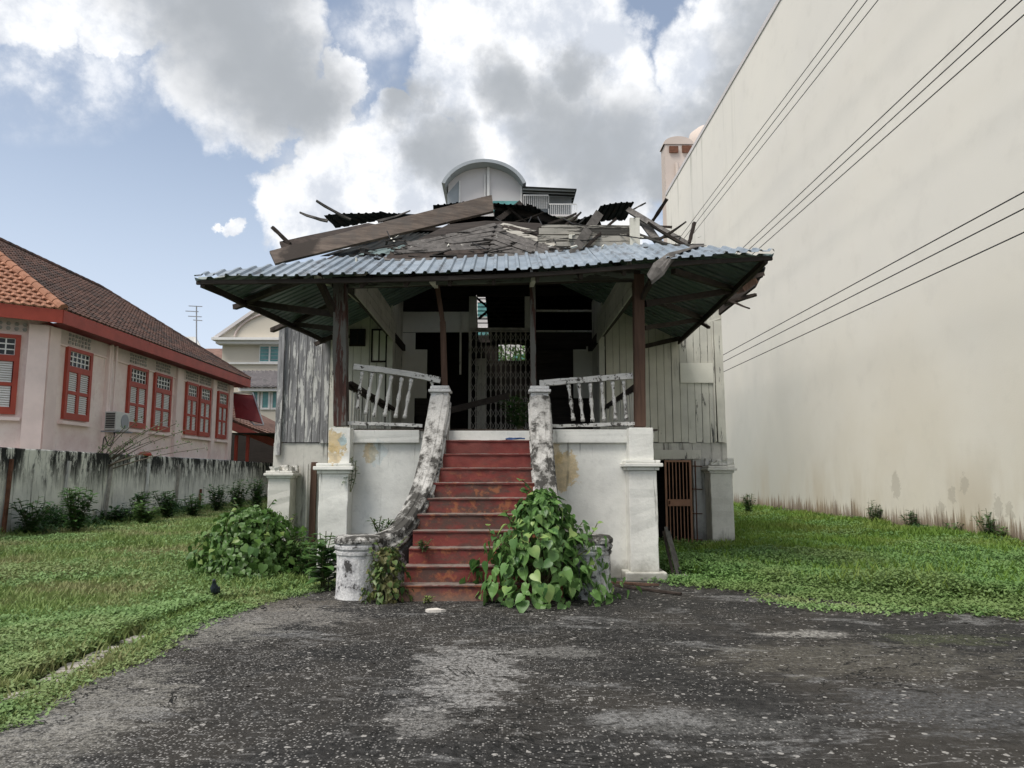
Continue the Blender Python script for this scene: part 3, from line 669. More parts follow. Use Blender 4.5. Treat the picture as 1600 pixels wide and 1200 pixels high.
# sweeping balustrades
def catmull(P,n):
    P=[Vector(p) for p in P]; out=[]
    for i in range(len(P)-1):
        p0=P[max(i-1,0)];p1=P[i];p2=P[i+1];p3=P[min(i+2,len(P)-1)]
        for k in range(n):
            t=k/n; out.append(.5*((2*p1)+(-p0+p2)*t+(2*p0-5*p1+4*p2-p3)*t*t+(-p0+3*p1-3*p2+p3)*t**3))
    out.append(P[-1]); return out
def balustrade(P,sgn,mat):
    C=catmull(P,9); mb=MB(); vs=[]
    # section: (offset across, drop); positive across = outer side
    sec=[(-.15,None),(-.15,-.30),(-.13,-.27),(-.165,-.21),(-.17,-.16),(-.14,-.13),(-.15,-.06),(-.13,-.01),(-.06,.012),(-.05,.03),(.05,.03),(.06,.012),(.13,-.01),(.15,-.06),(.14,-.13),(.17,-.16),(.165,-.21),(.13,-.27),(.15,-.30),(.15,None)]
    n=len(sec)
    for i,c in enumerate(C):
        a=(C[min(i+1,len(C)-1)]-C[max(i-1,0)]); a.z=0; a.normalize()
        s=Vector((-a.y,a.x,0))*sgn
        for (o,d) in sec:
            j=mnoise.noise(c*4+Vector((o*20,d or 3,0)))*.010+random.uniform(-.002,.002)
            if d is None: q=c+s*(o*1.02); q.z=0.0
            else: q=c+s*(o+j); q.z=c.z+d+j
            if q.z<0: q.z=0
            vs.append(q)
    fs=[(i*n+j,i*n+j+1,(i+1)*n+j+1,(i+1)*n+j) for i in range(len(C)-1) for j in range(n-1)]
    fs+=[tuple(range(n-1,-1,-1)),tuple((len(C)-1)*n+k for k in range(n))]
    fs=[f if sgn>0 else f[::-1] for f in fs]
    mb.add(vs,fs); return mb.build('balustrade',mat,ST)
balustrade([(-.93,10.84,2.70),(-.955,10.60,2.36),(-1.0,10.32,1.92),(-1.075,10.03,1.47),(-1.22,9.75,1.07),(-1.42,9.5,.80),(-1.70,9.34,.69)],1,'mossy')
balustrade([(.54,10.84,2.70),(.54,10.60,2.36),(.55,10.32,1.92),(.57,10.03,1.47),(.63,9.75,1.07),(.76,9.5,.80),(1.0,9.34,.69)],1,'mossy')
for x in (-.935,.54):
    mb=MB(); rbox(mb,(x-.13,x+.13,10.80,11.05,FLOOR-.3,2.70),1,6,.004); rbox(mb,(x-.165,x+.165,10.76,11.08,2.702,2.745),1,1,.004); rbox(mb,(x-.14,x+.14,10.79,11.06,2.747,2.80),1,1,.006)
    mb.build('newel','mossy_soft',ST,bevel=.012)
for x in (-1.78,1.07):
    mb=MB(); mb.lathe((x,9.30,0),[(.275,0),(.268,.05),(.262,.3),(.262,.52),(.275,.53),(.28,.56),(.268,.575),(.288,.60),(.292,.63),(.278,.655),(.285,.68),(.27,.72),(.2,.735),(.0001,.74)],28,.008)
    mb.build('end_drum','mossy_soft',ST,smooth=False)
    mb=MB(); mb.lathe((x,9.30,0),[(.296,.665),(.300,.69),(.296,.715),(.26,.748),(.18,.756),(.0001,.757)],28,.012); mb.build('drum_cap','mossy',ST)
# ================================================================ PORCH POSTS, BEAMS, RAILS
pxbeam((532,440),(533,666),YF,YF-.02,.19,.19,'post_red','porch_post',up=(0,1,0),seg=10)
pxbeam((997,430),(1000,667),YF,YF,.155,.155,'post_brown','porch_post',up=(0,1,0),seg=8,jit=.003)
mb=MB(); mb.beam(U(683,447,YF+.1),U(692,505,YF+.1),.07,.07,(0,1,0),3,.003); mb.beam(U(692,503,YF+.1),U(697,672,YF+.1),.085,.085,(0,1,0),6,.003); mb.build('bent_porch_post','post_brown',HO)
pxbeam((832,440),(834,672),YF+.1,YF+.1,.085,.085,'post_red','porch_post',up=(0,1,0),seg=8,jit=.003)
for (px,py) in ((674,438),(834,436),(494,434)):
    a=U(px,py,10.25); mb=MB(); mb.beam(a,a+Vector((0,.8,.12)),.06,.07); mb.build('joist_end','plank_white',HO)
# plates / beams
pxbeam((520,442),(1000,431),YF+.02,YF+.02,.12,.16,'beam_dark_x','front_plate',seg=10)
pxbeam((545,443),(990,430),10.62,10.62,.03,.12,'beam_green','front_fascia',seg=10,jit=.004)
for xs in (-2.38,2.08):
    mb=MB(); mb.beam((xs,YF+.12,4.40),(xs,YR,4.48),.12,.14,(0,0,1),5,.005); mb.build('side_plate','beam_dark',HO)
    for k in range(4):     # boarded gable spandrels above the side plates
        z=4.34+k*.15; mb=MB(); mb.beam((xs+.08*(1 if xs<0 else -1),YF+.25,z),(xs+.08*(1 if xs<0 else -1),YR-1.9,z),.14,.02,(1,0,0) ,3,.003)
        mb.build('spandrel_board','plank_white2',HO)
    mb=MB(); mb.beam((xs,15.35,FLOOR),(xs,15.35,4.7),.12,.12,(0,1,0),6,.004); mb.build('rear_porch_post','plank_white2',HO)
    # side rail with pickets
    s=MB(); s.beam((xs,YF+.25,2.86),(xs,15.25,2.84),.06,.09,(0,0,1),5,.006); sr=s.build('side_rail','beam_dark',HO)
    y=YF+.4
    while y<15.2:
        mb=MB(); mb.beam((xs,y,FLOOR+.02),(xs+random.uniform(-.02,.02),y,2.8),.055,.02,(1,0,0),2,.003); mb.build('picket','plank_white2',sr); y+=.19
# diagonal white brace boards seen at left & right inside porch
pxbeam((545,452),(614,514),11.4,15.2,.03,.16,'plank_white2','verge_board',seg=4)
pxbeam((988,450),(950,515),11.4,15.2,.03,.16,'plank_white2','verge_board',seg=4)
# front rails and turned balusters
def baluster_mesh():
    mb=MB(); pr=[(.028,0),(.028,.09),(.018,.11),(.026,.15),(.020,.20),(.015,.30),(.024,.42),(.030,.47),(.022,.50),(.030,.53),(.024,.58),(.015,.70),(.020,.82),(.026,.86),(.018,.89),(.028,.91),(.028,1.0)]
    mb.lathe((0,0,0),pr,8); me=bpy.data.meshes.new('baluster'); me.from_pydata([tuple(v) for v in mb.v],[],mb.f); me.materials.append(M['rail_white']); 
    for p in me.polygons: p.use_smooth=True
    return me
BM=baluster_mesh()
def rail(name,pts,bal,stub,foot):
    mb=MB(); P=[U(x,y,YF+.05) for x,y in pts]
    for a,b in zip(P,P[1:]): mb.beam(a,b,.10,.055,(0,0,1),3,.005)
    for a,b in zip(P,P[1:]): mb.beam(a+Vector((0,0,.045)),b+Vector((0,0,.045)),.07,.03,(0,0,1),3,.006)
    r=mb.build('porch_railing','rail_white',HO)
    for (tx,ty,bx_,by) in bal:
        a=U(bx_,by,YF+.05); b=U(tx,ty,YF+.05); d=b-a
        q=d.to_track_quat('Z','Y').to_matrix().to_4x4()
        inst('baluster',BM,r,Matrix.Translation(a)@q@Matrix.Diagonal((1.15,1.15,d.length,1)))
    mb=MB(); mb.beam(U(*foot[0],YF+.04),U(*foot[1],YF+.04),.09,.05,(0,0,1),8,.006); mb.build('bottom_rail','rail_white',r)
    return r
rail('l',[(553,575),(600,580),(650,588),(688,596)],[(566,581,558,640),(582,582,571,648),(596,585,584,652),(612,587,601,651),(628,590,618,653),(643,592,632,654),(675,597,677,612)],0,((541,661),(660,665)))
rail('r',[(843,601),(890,597),(940,593),(988,589)],[(888,600,896,657),(904,599,911,659),(922,598,926,659),(940,597,944,658),(957,596,962,657),(974,595,979,657)],0,((858,666),(995,662)))
pxbeam((548,598),(616,640),11.2,12.6,.05,.05,'beam_dark','fallen_rail')
# ================================================================ PORCH ROOF
YE=10.0
eave_px=[(303,433),(400,432),(500,431),(600,429),(700,426.5),(800,423),(900,416.5),(1000,408),(1100,401),(1210,395)]
EV=[U(x,y,YE) for x,y in eave_px]
def eave(x):
    for a,b in zip(EV,EV[1:]):
        if x<=b.x or b is EV[-1]:
            t=(x-a.x)/(b.x-a.x); return a.lerp(b,max(0,min(1,t)))
FL=EV[0];FRt=EV[-1]; APL=Vector((-.9,13.6,5.85)); APR=Vector((.6,13.6,5.95))
BLc=U(503,528,15.5); BRc=U(1065,530,15.5)
def slope_top(x):    # top of the front slope above eave position x
    if x<APL.x: t=(x-FL.x)/(APL.x-FL.x); return FL.lerp(APL,t)
    if x>APR.x: t=(x-FRt.x)/(APR.x-FRt.x); return FRt.lerp(APR,t)
    return APL.lerp(APR,(x-APL.x)/(APR.x-APL.x))
def corr(name,bot,top,n,mat,parent,amp=.035,pitch=None,label=None,segs=4,warp=.01,seed=0,**k):
    """trapezoidal profile sheet; bot/top: functions of 0..1"""
    B=[bot(i/n) for i in range(n+1)]; T=[top(i/n) for i in range(n+1)]
    vs=[]; cols=[]
    # profile samples across
    prof=[(0,0),(.55,0),(.66,1),(.86,1),(.97,0)]
    for i in range(n):
        for (u,h) in prof:
            b=B[i].lerp(B[i+1],u); t=T[i].lerp(T[i+1],u); cols.append((b,t,h))
    cols.append((B[n],T[n],0))
    a=(B[n]-B[0]).normalized()
    upd=(T[n//2]-B[n//2]); 
    if upd.length<.01: upd=Vector((0,1,.4))
    nrm=a.cross(upd).normalized(); 
    if nrm.z<0: nrm=-nrm
    off=random.uniform(0,100)
    for (b,t,h) in cols:
        for s in range(segs+1):
            q=b.lerp(t,s/segs); wv=mnoise.noise(Vector((q.x*1.7+off,q.y*1.7,0)))*warp
            vs.append(q+nrm*(h*amp+wv))
    m_=segs+1
    fs=[(i*m_+s,(i+1)*m_+s,(i+1)*m_+s+1,i*m_+s+1) for i in range(len(cols)-1) for s in range(segs)]
    mb=MB(); mb.add(vs,fs); o=mb.build(name,mat,parent,**k)
    sol=o.modifiers.new('thick','SOLIDIFY'); sol.thickness=.004; sol.offset=0
    return o
xs=[FL.x+(FRt.x-FL.x)*i/10 for i in range(11)]
def lim(x,r):
    t=slope_top(x); b=eave(x); d=t-b
    L_=math.hypot(d.x,d.y)
    return t if t.y-b.y<=r else b+d*(r/(t.y-b.y))
for i in range(10):
    a,b=xs[i],xs[i+1]; dz=random.uniform(0,.02); dy=random.uniform(-.03,.02)
    n=5
    f0=lambda u,a=a,b=b,dy=dy,dz=dz: eave(a+(b-a)*u)+Vector((0,dy,dz))
    f1=lambda u,a=a,b=b,dz=dz: lim(a+(b-a)*u,1.75)+Vector((0,0,dz+.01))
    corr('roof_sheet',f0,f1,n,'metal',HO,.03)
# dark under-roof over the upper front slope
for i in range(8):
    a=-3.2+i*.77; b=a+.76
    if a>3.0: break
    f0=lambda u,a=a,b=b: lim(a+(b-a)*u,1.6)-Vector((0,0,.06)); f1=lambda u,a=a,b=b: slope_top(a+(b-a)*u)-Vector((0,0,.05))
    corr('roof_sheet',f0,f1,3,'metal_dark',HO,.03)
def side_slope(F,Bk,AP,ridge_z,sx):
    ys=[YE+.02+(15.6-YE)*i/6 for i in range(7)]
    def e(y):
        t=(y-YE)/(15.5-YE); return F.lerp(Bk,t)
    def tp(y):
        if y<AP.y: return F.lerp(AP,(y-F.y)/(AP.y-F.y))
        return Vector((AP.x,y,ridge_z))
    for i in range(6):
        a,b=ys[i],ys[i+1]+.03; dz=random.uniform(-.012,.0)
        f0=lambda u,a=a,b=b: e(a+(b-a)*u)+Vector((0,0,dz)); f1=lambda u,a=a,b=b: tp(a+(b-a)*u)+Vector((0,0,dz-.055))
        corr('side_roof_sheet',f0,f1,5,'metal_under',HO,.035)
    # verge timber along the side eave
    mb=MB(); mb.beam(F+Vector((-sx*.08,.1,-.07)),Bk+Vector((-sx*.06,0,-.07)),.05,.09,(0,0,1),8,.010); mb.build('eave_board','beam_dark',HO)
side_slope(FL,BLc,APL,5.9,-1); side_slope(FRt,BRc,APR,6.0,1)
corr('ridge_sheet',lambda u:APL.lerp(Vector((APL.x,16.5,5.9)),u),lambda u:APR.lerp(Vector((APR.x,16.5,6.0)),u),6,'metal_dark',HO,.03)
# front eave batten
for a,b in zip(EV[:-1],EV[1:]):
    mb=MB(); mb.beam(a+Vector((0,.10,-.05)),b+Vector((0,.10,-.05)),.05,.06,(0,0,1),3,.004); mb.build('eave_batten','beam_dark_x',HO)
# hip rafters, outriggers and purlins under the wings
W=[((381,472,11.6),(527,492,10.95),.09),((456,506,13.9),(524,514,12.2),.08),((470,437,10.3),(381,472,11.6),.09),((560,455,11.8),(456,506,13.9),.07),((505,530,15.3),(545,525,15.3),.07),
   ((1150,453,11.75),(1008,475,10.95),.09),((1099,498,13.75),(1006,513,12.4),.08),((1052,424,10.3),(1150,453,11.75),.08),((1025,470,11.5),(1099,498,13.75),.08),((1062,529,15.4),(1006,541,15.2),.09),
   ((367,480,11.7),(395,470,11.45),.08),((425,516,14.2),(448,506,13.9),.08),((492,538,15.3),(520,526,15.3),.08),
   ((495,430,10.4),(524,492,10.95),.09),((1002,470,10.95),(1018,436,10.5),.07)]
for a,b,w_ in W: pxbeam(a[:2],b[:2],a[2],b[2],w_,w_,'beam_dark','roof_timber',seg=4)
for (a,b) in (((560,447),(560,447)),): pass
for k in range(7):    # common rafters over the porch, seen in the dark
    x=-2.0+k*.62; t=slope_top(x); e_=eave(x)
    mb=MB(); mb.beam(e_+Vector((0,.15,-.1)),t+Vector((0,0,-.13)),.05,.09,(0,0,1),3,.004); mb.build('rafter','beam_dark',HO)
# broken purlin ends right eave (sticking out)
for a,b,w_,mt in [((1133,474,12.4),(1181,460,12.0),.10,'beam_dark'),((1140,470,12.3),(1172,482,12.1),.05,'beam_dark'),((1150,440,12.0),(1193,428,12.0),.12,'beam_dark'),
   ((1155,452,12.1),(1178,440,12.2),.2,'post_brown'),((1088,500,13.8),(1108,512,13.6),.09,'beam_dark'),((1095,505,13.7),(1126,498,13.9),.06,'plank_white2')]:
    pxbeam(a[:2],b[:2],a[2],b[2],w_,w_*.6,mt,'broken_rafter',seg=3,jit=.012,taper=.8)
# remains of the main roof; sheets added to keep the interior dark
def quad_corr(name,A,B,C_,Dd,n,mat,**k): # A-B bottom, D-C top
    A,B,C_,Dd=map(Vector,(A,B,C_,Dd)); return corr(name,lambda u:A.lerp(B,u),lambda u:Dd.lerp(C_,u),n,mat,HO,.03,**k)
for i in range(6):
    a=i/6-.004;b=(i+1)/6+.004
    P0=Vector((-4.3,15.7,5.75));P1=Vector((4.7,15.7,5.75));Q0=Vector((-3.0,19.8,8.2));Q1=Vector((2.2,19.8,8.1))
    quad_corr('main_roof_sheet',P0.lerp(P1,a),P0.lerp(P1,b),Q0.lerp(Q1,b),Q0.lerp(Q1,a),6,'metal_dark',warp=.05)
    P0=Vector((-4.8,24.4,5.8));P1=Vector((4.8,24.4,5.8));
    a=.455 if i==2 else a
    if i==2: b=.415;a=.325
    if i==3: a=.452
    quad_corr('main_roof_sheet',P0.lerp(P1,a),P0.lerp(P1,b),Q0.lerp(Q1,b)+Vector((0,.02,0)),Q0.lerp(Q1,a)+Vector((0,.02,0)),6,'metal_dark',warp=.05)
for (h0,h1) in (((4.9,15.6,5.75),(2.2,19.8,8.1)),((-4.6,15.7,5.7),(-3.0,19.8,8.2)),((4.9,24.5,5.8),(2.2,19.8,8.1)),((-4.8,24.5,5.8),(-3,19.8,8.2)),((-3.1,19.8,8.22),(2.3,19.8,8.12)),((-4.8,24.3,5.9),(4.9,24.3,5.9)),((-4.7,15.7,5.72),(-4.8,24.3,5.75)),((4.8,15.7,5.72),(4.8,24.3,5.75))):
    mb=MB(); mb.beam(h0,h1,.42,.1,(0,0,1),4,.01); mb.build('roof_timber','burnt',HO)
quad_corr('main_roof_sheet',(5.0,15.9,5.7),(5.0,24.4,5.7),(2.2,19.9,8.1),(2.2,19.8,8.1),10,'metal_dark')
quad_corr('main_roof_sheet',(-4.6,15.9,5.7),(-4.8,24.4,5.7),(-3.0,19.9,8.2),(-3.0,19.8,8.2),10,'metal_dark')
# dark soffit at right corner of main house
mb=MB(); mb.slab([U(1124,492,15.4),U(1124,455,15.6),U(1190,428,15.2),U(1180,448,14.9)],.06); mb.build('eave_soffit','burnt',HO)
mb=MB(); mb.slab([U(1128,470,15.3),U(1150,420,14.6),U(1196,418,14.4),U(1192,432,14.6)],.05); mb.build('eave_soffit','metal_dark',HO)
# cream clerestory wall with horizontal boards
for k,(a,b,c,d) in enumerate([(846,352,985,356.5),(842,357,988,367),(840,368,990,377),(838,378,992,386),(835,387,992,398)]):
    mb=MB(); x0,x1,y0,y1,z0,z1=bpx(a,b,c,d-.6,11.75,.03)
    mb.beam((x0,11.75,(z0+z1)/2),(x1,11.75+random.uniform(0,.05),(z0+z1)/2+random.uniform(-.01,.02)),.03,z1-z0,(0,0,1),6,.004); mb.build('clerestory_board','clere',HO)
mb=MB(); mb.box(*bpx(840,355,990,402,11.84,.05)); mb.build('clerestory_backing','burnt',HO)
for (a,b,c,d) in ((985,340,1000,398),(889,366,894,374)):
    mb=MB(); mb.box(*bpx(a,b,c,d,11.66,.07)); mb.build('clerestory_post','plank_white2',HO)
# ================================================================ LOOSE ROOF WRECKAGE (things of their own)
def loose(name,label,cat,verts_fn,mat,group=None):
    mb=MB(); verts_fn(mb); return mb.build(name,mat,None,label,cat,group)
def board4(q,t,n=8,jit=.006):
    """long board given by four (px,py,Y) corners: left-top,right-top,right-bottom,left-bottom"""
    def f(mb):
        A,B,C_,Dd=[U(*p) for p in q]; nr=(B-A).cross(Dd-A).normalized()*t/2; vs=[]
        for i in range(n+1):
            k=i/n; a=A.lerp(B,k);d=Dd.lerp(C_,k)
            for p in (a-nr,a+nr,d+nr,d-nr): vs.append(p+Vector([random.uniform(-jit,jit) for _ in range(3)]))
        fs=[(0,1,2,3)]
        for i in range(n):
            for k in range(4): fs.append((i*4+k,i*4+4+k,i*4+4+(k+1)%4,i*4+(k+1)%4))
        fs.append(tuple(n*4+k for k in (3,2,1,0))); mb.add(vs,fs)
    return f
loose('fascia_board','long wide brown board lying diagonally across the left of the broken roof','board',board4([(421,394,12.0),(768,306,13.4),(771,331,13.3),(430,413,11.85)],.05,14,.004),'fascia')
loose('wood_strip','thin dark strip lying behind the upper left edge of the long brown board','board',board4([(437,379,12.6),(575,349,13.6),(590,352,13.5),(440,388,12.5)],.03),'beam_dark')
loose('wood_strip','narrow dark batten sticking out left above the end of the long brown board','board',board4([(422,391.5,12.1),(520,372,12.7),(520,376,12.7),(422,394,12.1)],.03),'beam_dark')
def lsheet(label,A,B,C_,Dd,n=6,amp=.03,mat='metal_dark',cat='roof sheet'):
    if mat=='metal_dark' and n!=8 or 'lifted' in label: A,B,C_,Dd=(*A[:2],D_[2] if 0 else Dd[2]),(*B[:2],C_[2]),(*C_[:2],B[2]),(*Dd[:2],A[2]); amp=.018
    A,B,C_,Dd=[U(*p) for p in (A,B,C_,Dd)]
    return corr('roof_sheet',lambda u:A.lerp(B,u),lambda u:Dd.lerp(C_,u),n,mat,None,amp,label=None,warp=.05,cat=cat) , label
def ls(*a,**k):
    o,l=lsheet(*a,**k); o['label']=l; return o
ls('dark corrugated sheet lifted above the roof left of the arched apartment block',(524,356,14.0),(632,343,14.2),(597,331,15.6),(506,337,15.4),8)
ls('dark sheet lying flat behind the middle of the long brown board',(600,352,14.2),(700,330,14.4),(640,338,15.5),(595,333,15.5),6)
ls('short dark sheet under the upper end of the long brown board',(677,331,14.6),(735,318,14.6),(727,317,15.8),(677,320,15.7),5)
ls('crumpled dark sheet just right of the top end of the brown board',(772,345,13.8),(850,358,13.8),(838,326,15.4),(772,314,15.2),7)
ls('dark sheet sloping down below the barred balcony',(820,368,14.0),(930,364,14.0),(905,351,15.6),(822,320,15.6),7)
ls('dark ribbed sheet between the balcony and the cream boards',(868,366,14.4),(940,352,14.4),(935,335,15.3),(878,352,15.2),6)
ls('raised dark corrugated sheet with ragged end above the cream boards',(922,350,14.3),(976,344,14.3),(991,317,15.2),(938,321,15.2),6,.04)
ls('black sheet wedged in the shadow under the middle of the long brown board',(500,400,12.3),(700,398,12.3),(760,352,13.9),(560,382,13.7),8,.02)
ls('grey metal sheet slipped down below the long brown board',(560,399,11.9),(690,400,11.9),(700,374,12.6),(600,388,12.5),6,.02,'metal_under')
SB=[('post','grey weathered timber leaning left across the cream boards',(936,333,12.1),(893,400,11.3),.15,.05,'grey_wood'),
 ('wood_strip','thin dark strut crossing behind the leaning grey timber',(962,342,12.0),(905,396,11.5),.045,.04,'beam_dark'),
 ('beam','long dark beam sloping right from the ragged sheet to the eave',(982,328,14.4),(1082,388,12.8),.11,.08,'grey_wood'),
 ('beam','short grey beam propped under the long sloping beam at right',(1003,345,14.4),(1036,388,13.2),.15,.06,'grey_wood'),
 ('wood_strip','dark stick pointing up and right above the broken roof corner',(1042,311,13.8),(1018,348,14.2),.06,.05,'beam_dark'),
 ('wood_strip','slender splinter pointing up beside the ragged sheet',(1009,317,14.3),(980,332,14.6),.03,.03,'grey_wood'),
 ('wood_strip','short upright dark stub standing on the right eave',(1085,348,12.6),(1077,380,12.5),.055,.055,'beam_dark'),
 ('wood_strip','level dark batten ending free above the right eave',(1000,351,14.5),(1050,355,14.3),.045,.04,'beam_dark'),
 ('wood_strip','dark stick pointing up and left at the far left of the roof',(425,355,12.6),(453,381,12.6),.06,.05,'beam_dark'),
 ('wood_strip','thin dark strut inside the collapsed right roof corner',(1015,350,14.2),(1070,378,13.2),.05,.04,'beam_dark'),
 ('wood_strip','low dark rafter lying along the top of the right eave',(1000,386,12.2),(1100,384,12.0),.07,.05,'grey_wood'),
 ('beam','charred beam lying over the ridge right of the brown board',(768,322,14.2),(900,352,14.2),.12,.1,'burnt'),
 ('beam','charred beam end poking up beside the brown board',(776,345,13.6),(812,318,14.4),.10,.09,'burnt')]
for nm,lb,a,b,w_,t_,mt in SB:
    mb=MB(); mb.beam(U(*a),U(*b),w_,t_,(0,1,.3),5,.006); mb.build(nm,mt,None,lb,'timber')
random.seed(77)
STK=[(512,345,'leftmost stick jutting over the lifted left roof sheet'),(548,343,'middle stick jutting over the lifted left roof sheet'),(590,346,'rightmost stick jutting over the lifted left roof sheet'),
 (792,350,'charred stick just right of the upper end of the brown board'),(822,348,'charred stick below the barred balcony, left one'),(856,350,'charred stick below the barred balcony, right one'),(884,352,'stick lying over the left end of the cream boards'),
 (945,362,'short stick resting above the middle of the cream boards'),(992,372,'stick beside the cream post at the right end of the boards'),(1022,378,'stick tangled in the right roof corner, left of the upright stub'),(1050,384,'low stick just left of the upright stub'),(1074,386,'low stick at the foot of the upright stub')]
for (px,py,lb) in STK:
    Y=random.uniform(13.2,14.2) if px<930 else random.uniform(11.8,13.0); ln=random.uniform(.35,.95); an=random.uniform(.1,.7)
    p=U(px,py,Y); d=Vector((math.cos(an)*random.choice((-1,1)),random.uniform(-.4,.4),math.sin(an)))*ln
    mb=MB(); mb.beam(p,p+d,random.uniform(.04,.09),random.uniform(.02,.05),(0,0,1),4,.006,random.uniform(.4,1),.02); mb.build('charred_stick','burnt' if random.random()<.6 else 'grey_wood',None,lb,'timber','charred sticks jutting from the broken roof ridge')
# ragged plank hanging over the right eave
def ragged(mb):
    cs=[(1104,384,10.9),(1078,388,10.5),(1045,396,10.1),(1022,412,9.86),(1012,430,9.82)]
    hs=[(1080,384,10.9),(1060,400,10.4),(1048,413,9.98),(1038,428,9.84),(1018,444,9.82)]
    vs=[];n=len(cs)
    for a,b in zip(cs,hs):
        A=U(*a);B=U(*b)
        for k in range(5):
            q=A.lerp(B,k/4)+Vector((0,-.03*math.sin(k/4*3.14),0)); vs.append(q+Vector([random.uniform(-.012,.012) for _ in range(3)])); vs.append(q+Vector((0,.03,.02)))
    fs=[]
    for i in range(n-1):
        for k in range(4):
            a=i*10+k*2; fs.append((a,a+2,a+12,a+10)); fs.append((a+1,a+11,a+13,a+3))
        fs.append((i*10,i*10+10,i*10+11,i*10+1)); fs.append((i*10+8,i*10+9,i*10+19,i*10+18))
    fs.append((0,1,3,2));fs.append((40,42,43,41)); mb.add(vs,fs)
loose('torn_plank','splintered grey plank hanging over the right part of the front eave','plank',ragged,'grey_wood')
# fanned silvered boards of the collapsed porch crown (part of the roof)
def Yd(py): return 11.35+(405-py)/55*1.0
def fan(p0,p1,q0,q1,n,mat,wj=.1,lift0=.03):
    for k in range(n):
        t=k/(n-1); a=(p0[0]+(p1[0]-p0[0])*t,p0[1]+(p1[1]-p0[1])*t); b=(q0[0]+(q1[0]-q0[0])*t,q0[1]+(q1[1]-q0[1])*t)
        b=(b[0]+random.uniform(-12,12),b[1]+random.uniform(-1,1))
        lift=lift0+random.uniform(0,.025)
        mb=MB(); mb.beam(U(a[0],a[1],Yd(a[1])-lift),U(b[0],b[1],Yd(b[1])-lift*random.uniform(.6,1.6)),wj*random.uniform(.9,1.1),.016,(0,-.72,.7),6,.006)
        mb.build('roof_board',mat if random.random()<.85 else 'beam_dark',HO)
fan((775,351),(757,407),(655,378),(600,405),9,'slat_wood',.115)
fan((777,351),(761,398),(888,394),(800,407),8,'slat_wood',.115)
fan((784,350),(790,360),(850,366),(872,384),4,'clere',.10,.06)
for q in ([(700,352,12.5),(760,346,12.5),(757,407,11.55),(590,407,11.6)],[(760,346,12.5),(845,350,12.5),(895,407,11.55),(757,407,11.55)]):
    mb=MB(); mb.slab([U(*k) for k in q],.03); mb.build('crown_deck','burnt',HO)  # added dark slab, stands in for the shaded voids between the boards
# splinters and rubble heap over the crown
random.seed(5); mb=MB()
for i in range(110):
    px=random.uniform(560,1090); u=random.random()
    top=352+max(0,abs(px-775)-90)*.11; py=top+(402-top)*u
    if px<765: py=max(py,random.uniform(418+(331-413)*(px-430)/341.0,406))
    if px>835: py=random.uniform(391,406)
    Y=Yd(py) if px<835 else random.uniform(11.2,11.6)
    p=U(px,py,Y)+Vector((0,0,random.uniform(.0,.06))); ang=random.gauss(0,.5)+(0 if random.random()<.7 else 1.2); L_=random.uniform(.08,.45)
    d=Vector((math.cos(ang),math.sin(ang)*.8,random.uniform(-.25,.25)))*L_
    mb.beam(p,p+d,random.uniform(.012,.06),random.uniform(.006,.02),(0,0,1),1,.004)
mb.build('splintered_wood_heap','rubble',None,'heap of splintered grey wood and lath strewn over the porch roof','debris',kind='stuff')
mb=MB()
for i in range(34):
    px=random.uniform(600,1090); py=random.uniform(370,402); p=U(px,py,random.uniform(11.2,12.8))+Vector((0,0,.06)); s=random.uniform(.03,.08)
    cs=[p+Vector((random.uniform(-s,s),random.uniform(-s,s),random.uniform(0,.05))) for _ in range(3)]; mb.slab([cs[0],cs[1],cs[2],cs[0]+(cs[2]-cs[1])*.7],.012)
mb.build('broken_sheet_scraps','sheet_cream',None,'pale scraps of broken board scattered along the top of the corrugated eave','debris',kind='stuff')
for i,(pts) in enumerate([[(690,352,13.3),(715,375,12.4),(730,388,12.0),(760,402,11.3)],[(830,350,13.4),(822,368,12.6),(815,385,12.0)],[(775,352,13.2),(800,366,12.6),(850,372,12.4),(868,392,11.6)],[(605,373,12.4),(612,388,12.2)],[(840,350,13.5),(850,375,12.4),(835,395,11.6)],[(880,352,13.4),(900,362,12.8),(915,350,13.2)],[(1000,385,11.6),(950,378,11.9),(920,388,11.6),(880,385,11.6)]]):
    mb=MB(); mb.tube(catmull([U(*q)+Vector((0,-.05,.12)) for q in pts],5),.010,5); mb.build('loose_wire','black',None,['looped wire drooping over the boards under the brown board end','short wire hanging from the dark ridge sheet','long bent wire crossing the right fan of boards','short wire hanging below the long brown board','crooked wire left of the cream boards','kinked wire in front of the cream boards','springy strip curling over the rubble at right'][i],'wire')
# items in the porch
pxbeam((703,641),(795,618),11.6,12.4,.07,.10,'burnt','fallen_beam',parent=None,label='charred beam leaning across the gateway behind the stairs',cat='beam')
# ================================================================ ITEMS ON GROUND
for (a,b,l) in (((1040,823,10.95),(1060,902,10.6),'left'),((1045,830,11.05),(1064,901,10.75),'mid'),((1037,830,11.15),(1053,903,10.85),'right')):
    mb=MB(); B=G(b[0],b[1],.01); mb.beam(U(*a),B,.042,.02,(0,1,0),5,.004)
    mb.build('leaning_plank','grey_wood' if l!='right' else 'beam_dark',None,{'left':'longest grey plank leaning on the right front pier','mid':'grey plank leaning nearest the weeds beside the right front pier','right':'dark plank leaning closest to the right front pier face'}[l],'plank','planks leaning beside the right front pier')
for (a,b,lb,mt) in (((962,914),(1064,928),'long thin dark lath lying on the asphalt right of the stairs','beam_dark'),((955,910),(1030,914),'reddish lath lying behind the long dark lath','post_brown')):
    mb=MB(); mb.beam(G(*a,.03),G(*b,.03),.05,.025,(0,0,1),4,.004); mb.build('wood_lath',mt,None,lb,'plank')
